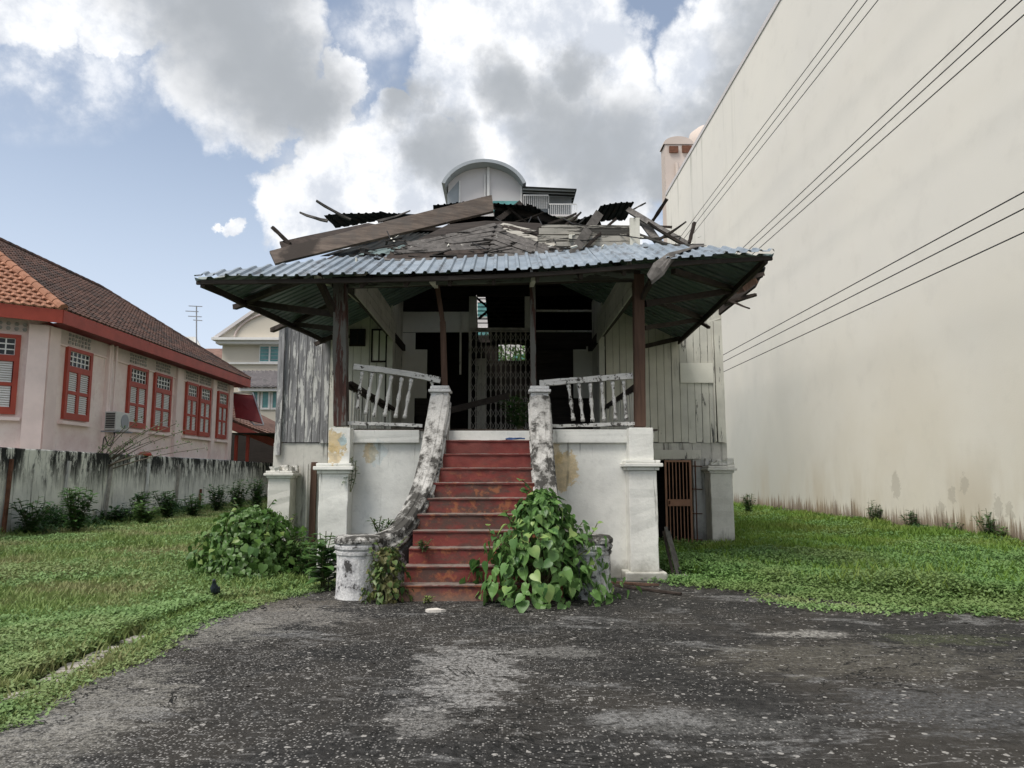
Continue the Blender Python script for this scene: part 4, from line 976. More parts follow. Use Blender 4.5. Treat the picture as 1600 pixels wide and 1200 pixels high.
mb=MB(); c=G(1052,903,.0); rbox(mb,(c.x-.14,c.x+.18,c.y-.1,c.y+.15,0.007,.05),1,1,.012); mb.build('concrete_fragment','stone',None,'flat pale concrete piece at the foot of the leaning planks','stone')
c=G(679,957,.0); mb=MB(); vs=[]
for k in range(9):
    t=k/9*6.283; vs.append((c.x+math.cos(t)*.12*random.uniform(.8,1.1),c.y+math.sin(t)*.07*random.uniform(.8,1.1),.008))
vs+=[(v[0]*.98+c.x*.02,v[1]*.98+c.y*.02,.03+random.uniform(0,.012)) for v in vs]
mb.add(vs,[tuple(range(9,18))]+[(k,(k+1)%9,9+(k+1)%9,9+k) for k in range(9)]); mb.build('chalk_fragment','stone',None,'flat whitish plaster fragment lying in front of the red steps','stone')
mb=MB(); a=U(790,686,10.6); mb.beam(a,U(820,685,10.6),.09,.02,(0,0,1),5,.01); mb.build('blue_rag','cloth_blue',None,'crumpled blue rag on the top red step','rag')
# ================================================================ RIGHT TALL BUILDING
TB=thing('tall_building','huge blank cream side wall of the tall building at right','building',(16,20,0))
mb=MB(); mb.box(10.6,24,-12,46,0,19.5); mb.build('blank_wall','tallwall',TB)
mb=MB(); mb.box(10.56,24.04,-12.04,46.04,19.5,19.72); mb.build('parapet_coping','apart',TB)
mb=MB(); mb.box(13.5,20,46.1,54,0,19); mb.build('rear_block','tallwall_pink',TB)
mb=MB()
xb0=U(1037,250,46.5).x; zb=U(1040,228,46.5).z
mb.box(xb0,xb0+2.6,46.06,47.2,0,zb-.1)
mb.build('stair_tower','tallwall_pink',TB)
mb=MB(); c0=Vector((xb0+.9,46.0,zb-.1))
for k in range(12):
    t0=math.pi*k/12;t1=math.pi*(k+1)/12
    mb.add([(c0.x+1.0*math.cos(t0),46.0,c0.z+.55*math.sin(t0)),(c0.x+1.0*math.cos(t1),46.0,c0.z+.55*math.sin(t1)),(c0.x+1.0*math.cos(t1),47.2,c0.z+.55*math.sin(t1)),(c0.x+1.0*math.cos(t0),47.2,c0.z+.55*math.sin(t0)),(c0.x,46.0,c0.z),(c0.x,47.2,c0.z)],[(0,1,2,3),(0,4,1),(3,2,5)])
mb.build('curved_tower_roof','tallwall_pink',TB)
mb=MB(); mb.box(*bpx(1046,228,1060,238,45.9,.1)); mb.box(*bpx(1066,227,1081,238,45.9,.1)); mb.build('tower_louvre','rust',TB)
mb=MB(); q=U(1058,255,45.9); mb.tube([q,q-Vector((0,0,3.5))],.12,8); mb.build('tower_pipe','tallwall_pink',TB)
mb=MB(); mb.lathe((U(1092,230,48).x+.6,48,19.7),[(1.4,0),(1.4,4.3),(1.2,5.0),(.7,5.4),(.001,5.6)],20); mb.build('rounded_roof_turret','tallwall_pink',TB,smooth=True)
# ---- overhead cables
CB=[((1340,0),'upper group, leftmost cable of three running high past the tall cream wall'),((1355,0),'upper group, middle cable of three running high past the tall cream wall'),((1372,0),'upper group, rightmost cable of three running high past the tall cream wall'),
    ((1548,22),'middle group, topmost of three cables slanting across the cream wall'),((1575,20),'middle group, centre one of three cables slanting across the cream wall'),((1590,32),'middle group, lowest of three cables slanting across the cream wall'),
    ((1600,300),'lowest group, top cable of three ending behind the house corner'),((1600,326),'lowest group, middle cable of three ending behind the house corner'),((1600,363),'lowest group, bottom cable of three ending behind the house corner')]
for i,((px,py),lb) in enumerate(CB):
    X=[9.6,9.7,9.8,9.6,9.7,9.8,9.5,9.6,9.7][i]; q=UX(px,py,X); Z=q.z
    n=30; pts=[(X,-14+74*k/n,Z-.0*k) for k in range(n+1)]
    mb=MB(); mb.tube(pts,.013,6); mb.build('overhead_cable','black',None,lb,'cable','overhead cables beside the tall wall')
# ================================================================ PINK HOUSE
PX=-13.5
PH=thing('pink_house','low pink colonial house with red trim and long tiled roof behind the boundary wall','house',(PX-4,29,0))
YA=21.6; YB=36.5; dcan=Vector((-.82,-.57,0)); C0=Vector((PX,YA,0)); C1=C0+dcan*6.5
ZE=6.25
def prism(mb,pts,z0,z1):
    n=len(pts); vs=[(p[0],p[1],z0) for p in pts]+[(p[0],p[1],z1) for p in pts]
    mb.add(vs,[tuple(range(n-1,-1,-1)),tuple(range(n,2*n))]+[(k,(k+1)%n,n+(k+1)%n,n+k) for k in range(n)])
mb=MB(); prism(mb,[(PX,YA),(PX,YB),(PX-11,YB),(C1.x,C1.y)],0,ZE-.25)
mb.build('wall','pink',PH)
nc=Vector((.57,-.82,0))
def strip(name,mat,o,d,nn,s0,s1,z0,z1,t,p=PH):
    a=o+d*s0; b=o+d*s1; mb=MB(); pts=[a,b,b+nn*t,a+nn*t]
    if (b-a).cross(nn).z<0: pts=pts[::-1]
    prism(mb,pts,z0,z1); return mb.build(name,mat,p)
Of=Vector((PX,0,0)); dY=Vector((0,1,0)); nX=Vector((1,0,0))
strip('base_moulding','white',Of,dY,nX,YA,YB,2.05,2.2,.1); strip('base_moulding','white',C0,dcan,nc,0,6,2.05,2.2,.1)
for (a,b) in ((YA,YA+.5),(24.9,25.15),(30.2,30.75),(33.95,34.35),(36.05,36.5)): strip('pilaster','pink_trim',Of,dY,nX,a,b,2.2,5.85,.12)
strip('pilaster','pink_trim',C0,dcan,nc,-.05,.45,2.2,5.85,.12)
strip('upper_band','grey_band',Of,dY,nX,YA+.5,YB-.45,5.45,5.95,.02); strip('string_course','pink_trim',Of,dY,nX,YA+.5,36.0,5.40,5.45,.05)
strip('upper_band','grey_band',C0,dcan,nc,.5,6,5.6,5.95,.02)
WN=[(22.57,23.96),(26.36,27.77),(28.33,29.8),(31.2,32.4),(32.6,33.85),(34.7,35.9)]
def window(o,d,nn,s0,s1,z0,z1):
    """red timber casement: transom lights over two pairs of louvred shutters"""
    W_=s1-s0; P=lambda s,z,t:o+d*(s0+s)+nn*t+Vector((0,0,z))
    def bar(mb,sa,sb,za,zb,t0,t1):
        q=[P(sa,za,t0),P(sb,za,t0),P(sb,zb,t0),P(sa,zb,t0),P(sa,za,t1),P(sb,za,t1),P(sb,zb,t1),P(sa,zb,t1)]
        mb.add(q,[(3,2,1,0),(4,5,6,7),(0,1,5,4),(1,2,6,5),(2,3,7,6),(3,0,4,7)])
    H=z1-z0; f=.13; zt=z0+H*.70
    mb=MB()
    bar(mb,0,f,z0,z1,0,.1);bar(mb,W_-f,W_,z0,z1,0,.1);bar(mb,f,W_-f,z0,z0+.2,0,.1);bar(mb,f,W_-f,z1-.11,z1,0,.1);bar(mb,f,W_-f,zt-.09,zt+.09,0,.1)
    bar(mb,W_/2-.07,W_/2+.07,z0+.2,zt-.09,0,.09); zm=z0+.2+(zt-.29-z0)*.5; bar(mb,f,W_/2-.07,zm-.05,zm+.05,0,.085); bar(mb,W_/2+.07,W_-f,zm-.05,zm+.05,0,.085)
    wn=mb.build('window','red',PH)
    mb=MB(); bar(mb,f,W_-f,zt+.09,z1-.11,.01,.02); mb.build('transom_glass','glass_dark',wn)
    mb=MB()
    for k in range(6): s=f+(W_-2*f)*k/5; bar(mb,max(f,s-.018),min(W_-f,s+.018),zt+.09,z1-.11,.025,.05)
    for k in range(4): z=zt+.09+(z1-.2-zt)*k/3; bar(mb,f,W_-f,z-.018,z+.018,.025,.045)
    mb.build('glazing_bars','white',wn)
    for (sa,sb) in ((f,W_/2-.07),(W_/2+.07,W_-f)):
        for (za,zb) in ((z0+.2,zm-.05),(zm+.05,zt-.09)):
            mb=MB(); n=9
            for k in range(n):
                z=za+(zb-za)*k/n; h=(zb-za)/n
                q=[P(sa+.03,z+.005,.07),P(sb-.03,z+.005,.07),P(sb-.03,z+h*.9,.03),P(sa+.03,z+h*.9,.03)]
                mb.slab(q,.014)
            mb.build('louvre_slats','white',wn,kind='stuff')
            mb=MB(); bar(mb,sa,sb,za,zb,.004,.012); mb.build('shutter_back','red_dark',wn)
    return wn
for (a,b) in WN:
    window(Of,dY,nX,a,b,3.18,5.42)
    strip('window_sill','pink_trim',Of,dY,nX,a-.12,b+.12,3.02,3.12,.14)
window(C0,dcan,nc,.62,2.0,3.2,5.5); strip('window_sill','pink_trim',C0,dcan,nc,.5,2.1,3.02,3.12,.14)
# pierced vents over the windows
for (a,b) in WN:
    mb=MB(); c=(a+b)/2
    x=PX+.03
    for i in range(7):
        for j in range(3):
            if (i+j)%2==0: mb.box(PX+.025,PX+.05,c-.62+i*.18,c-.62+i*.18+.12,5.52+j*.12,5.52+j*.12+.09)
            else: mb.tube([(PX+.025,c-.56+i*.18,5.56+j*.12),(PX+.045,c-.56+i*.18,5.56+j*.12)],.045,6)
    mb.build('vent_relief','vent',PH,kind='stuff')
mb=MB(); 
for i in range(10):
    for j in range(2):
        p=C0+dcan*(.55+i*.2)+nc*.03; mb.tube([p+Vector((0,0,5.68+j*.14)),p+nc*.03+Vector((0,0,5.68+j*.14))],.06,6)
mb.build('vent_relief','vent',PH,kind='stuff')
mb=MB(); mb.tube([(PX+.1,25.05,5.9),(PX+.1,25.05,2.2)],.06,8); mb.tube([(PX+.14,25.3,5.9),(PX+.14,25.3,2.9)],.04,8); mb.build('downpipe','pink_trim',PH)
# fascia
OV=.62
EC=Vector((PX+OV,YA-.32,0)); ED=Vector((PX+OV,YB+.85,0))
def fas(a,b,nm='fascia',z0=5.88,z1=6.27):
    a=Vector((a.x,a.y,0));b=Vector((b.x,b.y,0))
    mb=MB(); mb.beam(a+Vector((0,0,(z0+z1)/2)),b+Vector((0,0,(z0+z1)/2)),.05,z1-z0); return mb.build(nm,'red',PH)
fas(EC,ED); E2=EC+dcan*6.5; fas(EC,E2); fas(ED,ED+Vector((-9,0,0)))
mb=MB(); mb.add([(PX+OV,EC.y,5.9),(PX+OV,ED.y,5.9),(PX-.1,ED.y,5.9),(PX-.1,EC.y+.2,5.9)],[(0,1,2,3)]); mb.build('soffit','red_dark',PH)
# roofs
ZR=9.95; RX=-18.4
ridge_a=Vector((RX,14,ZR)); ridge_b=Vector((RX,33.2,ZR))
tanp=(ZR-6.28)/(PX+OV-RX)
mb=MB()
Pm=[Vector((PX+OV,EC.y,6.26)),Vector((PX+OV,ED.y,6.26)),Vector((RX,33.2,ZR-.02)),Vector((RX,EC.y+.52*(PX+OV-RX),ZR-.02))]
mb.add(Pm,[(0,1,2,3)]); mb.add([Pm[1],Pm[1]+Vector((-11,0,0)),Pm[2]],[(0,1,2)])
up=Vector((-.57,.82,0)); e1=Pm[0]; e2=Pm[0]+dcan*6.5
mb.add([e2,e1,Pm[3],Pm[3]+dcan*6.5],[(0,1,2,3)]); mb.add([Pm[3],Pm[2],Pm[2]+Vector((-6,0,-4)),Pm[3]+Vector((-6,0,-4))],[(0,1,2,3)])
mb.build('roof_deck','tile_dark',PH)
# dark tiles on main slope
def tilequads(O,du,dv,nr,w,h,lift,inside,jit=.012):
    vs=[];fs=[];nn=du.cross(dv).normalized()
    if nn.z<0: nn=-nn
    for r in range(nr[1]):
        off=0
        for c_ in range(nr[0]):
            u=c_*w+off; v=r*h
            if not inside(u+w/2,v+h/2): continue
            j=random.uniform(0,jit); b=len(vs)
            base=O+du*u+dv*v
            e=[(0,-.02,lift+j),(w*.28,-.02,lift+.035+j),(w*.6,-.02,lift+j*.5),(w*.97,-.02,lift-.01+j)]
            for (x,y,z) in e: vs.append(base+du*x+dv*y+nn*z)
            for (x,y,z) in e: vs.append(base+du*x+dv*(h*1.05)+nn*(z-lift*.85))
            for (x,y,z) in e: vs.append(base+du*x+dv*y+nn*(z-lift))
            fs+=[(b,b+1,b+5,b+4),(b+1,b+2,b+6,b+5),(b+2,b+3,b+7,b+6),(b,b+8,b+9,b+1),(b+1,b+9,b+10,b+2),(b+2,b+10,b+11,b+3)]
    return vs,fs
dvm=(Vector((RX,0,ZR))-Vector((PX+OV,0,6.28))); Lm=dvm.length; dvm=dvm/Lm
run=PX+OV-RX
def in_main(u,v):
    k=v/Lm; y=EC.y+u; return (y>EC.y+.52*run*k) and (y<ED.y-(ED.y-33.2)*k) and v<Lm
vs,fs=tilequads(Vector((PX+OV,EC.y,6.28)),Vector((0,1,0)),dvm,(70,24),.24,.27,.045,in_main)
mb=MB(); mb.add(vs,fs); mb.build('roof_tiles','tile_dark',PH,kind='stuff')
# new orange tiles on the canted bay
dvc=(up*1.0); dvc=(Vector((up.x,up.y,0))*math.cos(math.atan(tanp))+Vector((0,0,math.sin(math.atan(tanp))))).normalized()
w_,h_=.25,.27
vs,fs=tilequads(Vector((0,0,0)),Vector((1,0,0)),Vector((0,1,0)),(1,1),w_,h_,.05,lambda u,v:True,0)
tm=bpy.data.meshes.new('orange_tile'); tm.from_pydata([tuple(v) for v in vs],[],fs); tm.materials.append(M['tile_orange'])
hipd=Vector((-1,.52,0)); cnt=0
zax=dcan.cross(dvc).normalized(); 
if zax.z<0: zax=-zax
xax=-dcan
yax=zax.cross(xax)
for r in range(14):
    v=r*h_; hrun=v*math.cos(math.atan(tanp)); # horizontal run
    # along-eave coordinate of the hip at this height
    hp=hipd*hrun; ulim=hp.dot(dcan)   # distance along dcan from corner
    c_=0
    while True:
        u=ulim+.05+c_*w_
        if u>4.3 or cnt>=298: break
        o_=Pm[0]+dcan*(u+w_)+yax*v+zax*(.02+random.uniform(0,.01))
        mw=Matrix((xax,yax,zax)).transposed().to_4x4(); mw.translation=o_
        inst('roof_tile',tm,PH,mw); cnt+=1; c_+=1
# ridge and hip caps
def caps(a,b,mat,name='ridge_tile',r=.12,step=.42):
    n=int((b-a).length/step); d=(b-a)/n
    for i in range(n):
        p=a+d*i; mb=MB(); mb.tube([p,p+d*1.04],[r*1.08,r*.92],8); mb.build(name,mat,PH)
caps(Pm[0]+Vector((0,0,.06)),Pm[3]+Vector((0,0,.06)),'tile_orange','hip_tile',.13)
caps(Pm[3]+Vector((0,0,.06)),Pm[2]+Vector((0,0,.06)),'tile_dark','ridge_tile',.11)
caps(Pm[1]+Vector((0,0,.06)),Pm[2]+Vector((0,0,.06)),'tile_dark','hip_tile',.10)
# AC unit on the wall
q=Vector((PX,24.9,3.15))
yc0=13.2*1150/(786-146); yc1=13.2*1150/(786-186)
AC=thing('air_conditioner','white air conditioner unit on a bracket beside the first tall window of the pink house','air conditioner',(PX+.35,25.4,2.9))
mb=MB(); mb.box(PX+.12,PX+.5,24.85,25.75,2.98,3.6); cs=mb.build('casing','ac',AC,bevel=.015)
mb=MB(); mb.tube([(PX+.5,25.42,3.29),(PX+.52,25.42,3.29)],.25,20); fg=mb.build('fan_guard','steel',AC)
mb=MB()
for k in range(9): mb.box(PX+.16,PX+.46,24.835,24.855,3.05+k*.058,3.085+k*.058)
mb.build('side_grille','black',AC)
mb=MB(); mb.beam((PX,24.9,2.93),(PX+.62,24.9,2.93),.05,.05); mb.beam((PX,25.7,2.93),(PX+.62,25.7,2.93),.05,.05); mb.beam((PX+.55,24.7,2.95),(PX+.55,25.9,2.95),.05,.03); mb.build('bracket','steel',AC)
mb=MB(); mb.tube(catmull([(PX+.3,25.2,2.95),(PX+.28,25.15,2.6),(PX+.25,24.95,2.45),(PX+.12,24.9,2.75),(PX+.08,24.9,2.2)],5),.018,6); mb.build('drain_hose','black',AC)
# lean-to carport at the far end
CP=thing('carport','low red-trimmed carport with brown tiled roof at the far end of the pink house','carport',(-14,40,0))
ys0=37.2
mb=MB(); mb.beam(U(358,664,37.4),U(440,697,41.5),.06,.40); mb.build('fascia','red',CP)
mb=MB(); A=U(352,655,37.3);B=U(440,688,41.5);Cq=U(440,665,44);Dq=U(375,632,43)
mb.slab([A,B,Cq,Dq],.08); mb.build('roof','tile_brown',CP)
du=(B-A);Lu=du.length;du/=Lu; dv=(Dq-A); dv=(dv-du*dv.dot(du)); Lv=dv.length; dv/=Lv
vs,fs=tilequads(A+Vector((0,0,.05)),du,dv,(int(Lu/.25),int(Lv/.3)),.25,.3,.05,lambda u,v:True); mb=MB(); mb.add(vs,fs); mb.build('roof_tiles','tile_brown',CP,kind='stuff')
mb=MB(); a=U(352,700,46); mb.box(a.x-1,a.x+8,46,46.1,0,4); mb.build('rear_wall','burnt',CP)  # dark rear wall and ceiling carry the carport's inner shade in their colour
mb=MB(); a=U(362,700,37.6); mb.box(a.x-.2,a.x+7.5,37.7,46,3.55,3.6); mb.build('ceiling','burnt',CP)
for px in (366,384): 
    a=U(px,700,38.2); mb=MB(); mb.box(a.x,a.x+.14,38.2,38.34,0,3.5); mb.build('post','red',CP)
mb=MB(); mb.slab([U(363,615,37.5),U(398,618,37.8),U(412,662,36.6),U(368,652,36.6)],.05); mb.build('red_awning','red_dark',CP)
mb=MB(); mb.tube([U(412,664,36.5),U(398,664,36.55),U(366,636,37.4)],.035,6); mb.tube([U(363,614,37.45),U(395,614,37.7),U(412,664,36.5)],.035,6); mb.build('awning_frame','steel',CP)
# ================================================================ BOUNDARY WALL
def BWX(Y): return -10.55-.056*Y
BW=thing('boundary_wall','long mould-streaked grey boundary wall along the left lawn','wall',(BWX(25),25,0))
ys=list(np.arange(9,46,1.0)); 
cuts=[6.0]+[ (lambda px:(10.55)/((786-px)/1150-.056))(px) for px in (-170,-55,35,122,187,243,290,325,352,374,392,405)]+[46]
for i,(a,b) in enumerate(zip(cuts,cuts[1:])):
    mb=MB(); n=8; vs=[]
    for k in range(n+1):
        y=a+(b-a-.015)*k/n; x=BWX(y); zt=2.12+mnoise.noise(Vector((y*1.3,0,0)))*.015
        for (dx,z) in ((0,0),(.0,zt-.03),(-.02,zt),(-.16,zt),(-.18,0)): vs.append((x+dx+random.uniform(-.002,.002),y,z))
    m5=5; fs=[(k*m5+j,(k+1)*m5+j,(k+1)*m5+j+1,k*m5+j+1) for k in range(n) for j in range(4)]+[(4,3,2,1,0),tuple(n*m5+j for j in range(5))]
    fs=[f[::-1] for f in fs[:-2]]+fs[-2:]
    mb.add(vs,fs); mb.build('wall_panel','bwall',BW)
POSTS=[(35,30,'rust'),(123,116,'plaster_old'),(188,180,'concrete'),(244,241,'plaster'),(290,287,'concrete'),(325,323,'rust')]
for i,(tx,bx_,mt) in enumerate(POSTS):
    y=10.4/((786-tx)/1150-.056); yb=10.4/((786-bx_)/1150-.056)
    mb=MB(); mb.beam((BWX(y)+.05,y,1.85 if i!=5 else .9),(BWX(yb)+.1,yb-.05,0),.07,.07,(0,1,0),4,.004); mb.build('wall_post',mt,BW)
mb=MB(); y=10.55/((786-236)/1150-.056); mb.lathe((BWX(y)-.08,y,2.11),[(.2,0),(.21,.06),(.16,.12),(.06,.15),(.001,.155)],14); mb.build('red_basin','red',None,'upturned red plastic basin on top of the boundary wall','basin')
# ================================================================ BACKGROUND BUILDINGS
CH=thing('cream_gabled_house','distant cream two-storey house with a gable between the pink house and the porch','house',(-18,56,0))
YC=55
def cbox(nm,a,b,c,d,dy,dep,mat,p=CH,Y=YC):
    mb=MB(); mb.box(*bpx(a,b,c,d,Y+dy,dep)); return mb.build(nm,mat,p)
cbox('wall',343,535,560,735,0,9,'cream_house')
A=U(336,531,YC-.6);B=U(560,531,YC-.6);Cc=U(450,452,YC-.6)
mb=MB(); mb.add([A,B,Cc,A+Vector((0,10,0)),B+Vector((0,10,0)),Cc+Vector((0,10,0))],[(0,1,2),(3,5,4),(0,3,4,1),(1,4,5,2),(2,5,3,0)]); mb.build('gable','cream_house',CH)
for a,b in ((A,Cc),(Cc,B)):
    mb=MB(); mb.beam(a+Vector((0,-.1,.08)),b+Vector((0,-.1,.08)),.35,.22); mb.build('verge','apart',CH)
cbox('cornice',330,527,560,531,-1.0,1.2,'white'); cbox('cornice',337,531.5,560,537,-.7,.9,'white'); cbox('gutter',355,566,560,569,-.2,.3,'white')
mb=MB(); c=U(450,530,YC-.7); 
pts=[c+Vector((-4*math.cos(t),0,2.2*math.sin(t))) for t in np.linspace(.1,3.04,18)]; mb.tube(pts,.07,5); mb.build('arch_moulding','grey_band',CH)
def cwin(a,b,c,d,nb,dy=-.08,cols=2):
    mb=MB(); x0,x1,y0,y1,z0,z1=bpx(a,b,c,d,YC+dy,.08); f=.12
    mb.box(x0,x1,y0,y1,z0,z0+f); mb.box(x0,x1,y0,y1,z1-f,z1)
    for k in range(nb+1): x=x0+(x1-x0)*k/nb; mb.box(max(x0,x-f/2),min(x1,x+f/2),y0,y1,z0+f,z1-f)
    wn=mb.build('window','white',CH); 
    mb=MB(); mb.box(x0+.05,x1-.05,y0+.05,y0+.07,z0+f,z1-f); mb.build('pane','glass_teal',wn)
    mb=MB()
    for k in range(1,5): z=z0+(z1-z0)*k/5; mb.box(x0+f,x1-f,y0+.02,y0+.04,z-.02,z+.02)
    mb.build('window_grille','apart_grey',wn)
cwin(405,539,437,567,2); cwin(441,539,470,567,2)
mb=MB(); mb.slab([U(383,583,YC-1.6),U(560,583,YC-1.6),U(560,604,YC-2.9),U(376,604,YC-2.9)],.15); mb.build('lower_roof','tile_grey',CH)
vs,fs=tilequads(U(372,606,YC-3.0),Vector((1,0,0)),(U(383,577,YC-.9)-U(383,606,YC-3.0)).normalized(),(28,6),.32,.42,.09,lambda u,v:True); mb=MB(); mb.add(vs,fs); mb.build('lower_roof_tiles','tile_grey',CH,kind='stuff')
cbox('lower_cornice',372,606,560,611,-2.9,2.6,'white'); cbox('lower_wall',393,611,560,735,-2.2,2.1,'cream_house')
for q in ((391,641),): pass
def cw2(a,b,c,d):
    mb=MB(); x0,x1,y0,y1,z0,z1=bpx(a,b,c,d,YC-2.3,.08); f=.14
    mb.box(x0,x1,y0,y1,z0,z0+f); mb.box(x0,x1,y0,y1,z1-f,z1); mb.box(x0,x0+f,y0,y1,z0+f,z1-f); mb.box(x1-f,x1,y0,y1,z0+f,z1-f)
    wn=mb.build('window','white',CH); mb=MB(); mb.box(x0+f,x1-f,y0+.04,y0+.06,z0+f,z1-f); mb.build('pane','glass_teal',wn)
for a in (390,407,423,440): cw2(a,607,a+15,640)
LR=thing('distant_roof','brown tiled roof with a white gable end beyond the pink house','house',(-22,62,0))
mb=MB(); mb.slab([U(312,546,62),U(352,546,62),U(352,575,58),U(325,575,58)],.15); mb.build('roof','tile_brown',LR)
mb=MB(); mb.slab([U(282,527,60),U(306,527,60),U(316,546,59.5),U(284,600,59.5)],.3); mb.build('gable_end','white',LR)
mb=MB(); mb.box(*bpx(284,575,352,735,62,4)); mb.build('wall','cream_house',LR)
AN=MB(); a=U(307,532,50); AN.tube([U(307,600,50),U(307,478,50)],.045,6)
for (y,x0,x1) in ((478,295,316),(486,290,310),(494,294,315),(500,302,316)): AN.beam(U(x0,y,50),U(x1,y+1,50),.05,.05)
AN.build('tv_antenna','steel',None,'tall thin television antenna above the far end of the tiled roof','antenna')
# apartment block with barrel roof
AP=thing('apartment_block','pale apartment block with barrel-vaulted roof and balconies rising behind the wreck','apartment block',(0,64,0))
YP=60
def abox(nm,a,b,c,d,dy,dep,mat,p=AP):
    mb=MB(); mb.box(*bpx(a,b,c,d,YP+dy,dep)); return mb.build(nm,mat,p)
cx=(692+820)/2; 
def arc(r,n=24):
    out=[]
    for k in range(n+1):
        t=math.pi*(.15+.70*k/n); out.append((cx-72*math.cos(t)*r, 292-44.5*math.sin(t)*1.0*r+ (r-1)*-6))
    return out
def arcP(dy,ins):
    o=[]
    for k in range(25):
        t=math.pi*(.5)+ (k/24-.5)*math.pi*.78
        o.append(U(756-(66-ins)*math.cos(t)/.94*1.0, 304-(56-ins)*math.sin(t),YP+dy))
    return o
O=arcP(-1.2,0); I=arcP(-1.2,5); mb=MB(); vs=[]
for o_,i_ in zip(O,I): vs+= [o_,i_,o_+Vector((0,9,0)),i_+Vector((0,9,0))]
fs=[]
for k in range(24):
    a=k*4;b=a+4; fs+=[(a,a+1,b+1,b),(a+2,b+2,b+3,a+3),(a,b,b+2,a+2),(a+1,a+3,b+3,b+1)]
fs+=[(0,2,3,1),(96,97,99,98)]; mb.add(vs,fs); mb.build('vaulted_roof','apart_grey',AP)
I=arcP(0,5.2); x0=U(697,330,YP); x1=U(815,330,YP)
vs=[p for p in I]; zb_=10
vs=[Vector((U(699,300,YP).x,YP,18))]+[p for p in I if p.x>U(698,300,YP).x and p.x<U(815,300,YP).x]+[Vector((U(814,300,YP).x,YP,18))]
n=len(vs); vs2=[v+Vector((0,7,0)) for v in vs]; mb=MB(); mb.add(vs+vs2,[tuple(range(n)),tuple(range(2*n-1,n-1,-1))]+[(k,n+k,n+(k+1)%n,(k+1)%n) for k in range(n)]); mb.build('gable_wall','apart',AP)
abox('pilaster',761,253,765,315,-.25,.3,'white'); abox('pilaster',757,273,758.5,315,-.2,.2,'white'); abox('pilaster',717,282,719,320,-.15,.2,'white'); abox('pilaster',813,290,816,320,-.15,.2,'white')
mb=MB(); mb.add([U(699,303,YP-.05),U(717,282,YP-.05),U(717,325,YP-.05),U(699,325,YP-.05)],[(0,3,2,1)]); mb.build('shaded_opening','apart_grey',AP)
abox('green_band',770,314,812,330,-.4,.5,'glass_teal')
abox('balcony_wall',816,296,893,345,1.2,4,'apart_grey')
mb=MB(); mb.slab([U(816,292,YP-1.5),U(901,296,YP-1.5),U(895,318,YP+3.5),U(816,314,YP+3.5)],.12); mb.build('balcony_roof','metal_dark',AP)
for k in range(5): 
    y=294+k*4.6; pxbeam((817,y+1),(899-k,y+3.8),YP-1.3+k*1.1,YP-1.3+k*1.1,.15,.15,'apart_grey','roof_purlin',parent=AP,seg=1,jit=0)
for (a,b,c,d,n) in ((818,304,857,326,13),(857,318,901,336,14)):
    mb=MB(); x0,x1,y0,y1,z0,z1=bpx(a,b,c,d,YP-1.0,.06)
    mb.box(x0,x1,y0,y1,z1-.09,z1)
    for k in range(n+1): x=x0+(x1-x0)*k/n; mb.box(x,x+.04,y0,y1,z0,z1-.09)
    mb.build('balcony_railing','white',AP)
abox('balcony_slab',817,335,903,338,-1.2,3,'apart')
abox('body',700,338,905,735,0,12,'apart')
abox('body_upper',816,326,893,338,2,8,'apart')
for r in range(9):
    for (a,b) in ((708,736),(745,782),(800,826),(838,862),(870,897)):
        y=352+r*40; mb=MB(); mb.box(*bpx(a,y,b,y+24,YP-.06,.1)); wn=mb.build('window','white',AP)
        mb=MB(); mb.box(*bpx(a+1.5,y+1.5,(a+b)/2-.7,y+22.5,YP-.08,.05)); mb.build('pane','glass_teal',wn); mb=MB(); mb.box(*bpx((a+b)/2+.7,y+1.5,b-1.5,y+22.5,YP-.08,.05)); mb.build('pane','glass_teal',wn)
# ================================================================ VEGETATION
def heart_mesh(mat,var):
    outl=[(.04,0),(-.06,.16),(-.02,.34),(.14,.46),(.36,.47),(.58,.36),(.78,.20),(.94,.06),(1.12,0)]
    rib=[(.04,0),(.14,0),(.14,0),(.25,0),(.36,0),(.58,0),(.78,0),(.94,0),(1.12,0)]
    v=[];
    def z(x,y): return .25*abs(y)-.22*max(0,x)**2*var+.03*math.sin(9*x)
    ribs=[(.04,0),(.25,0),(.58,0),(.85,0),(1.12,0)]
    R_=[Vector((x,0,z(x,0))) for x,_ in ribs]
    S=[Vector((x,y,z(x,y))) for x,y in outl[1:-1]]; T=[Vector((x,-y,z(x,y))) for x,y in outl[1:-1]]
    vs=R_+S+T; fs=[]
    def side(o,fl):
        L_=[(0,o,o+1,1),(1,o+1,o+2,o+3),(1,o+3,o+4,2),(2,o+4,o+5,3),(3,o+5,o+6,4)]
        for f in L_: fs.append(f if fl else f[::-1])
    side(5,False); side(12,True)
    me=bpy.data.meshes.new('leaf'); me.from_pydata([tuple(q) for q in vs],[],fs); me.materials.append(M[mat])
    for p in me.polygons: p.use_smooth=True
    return me,vs,fs
def orient(tip,nrm):
    x=tip.normalized(); z=(nrm-x*nrm.dot(x)).normalized(); y=z.cross(x); m=Matrix((x,y,z)).transposed().to_4x4(); return m
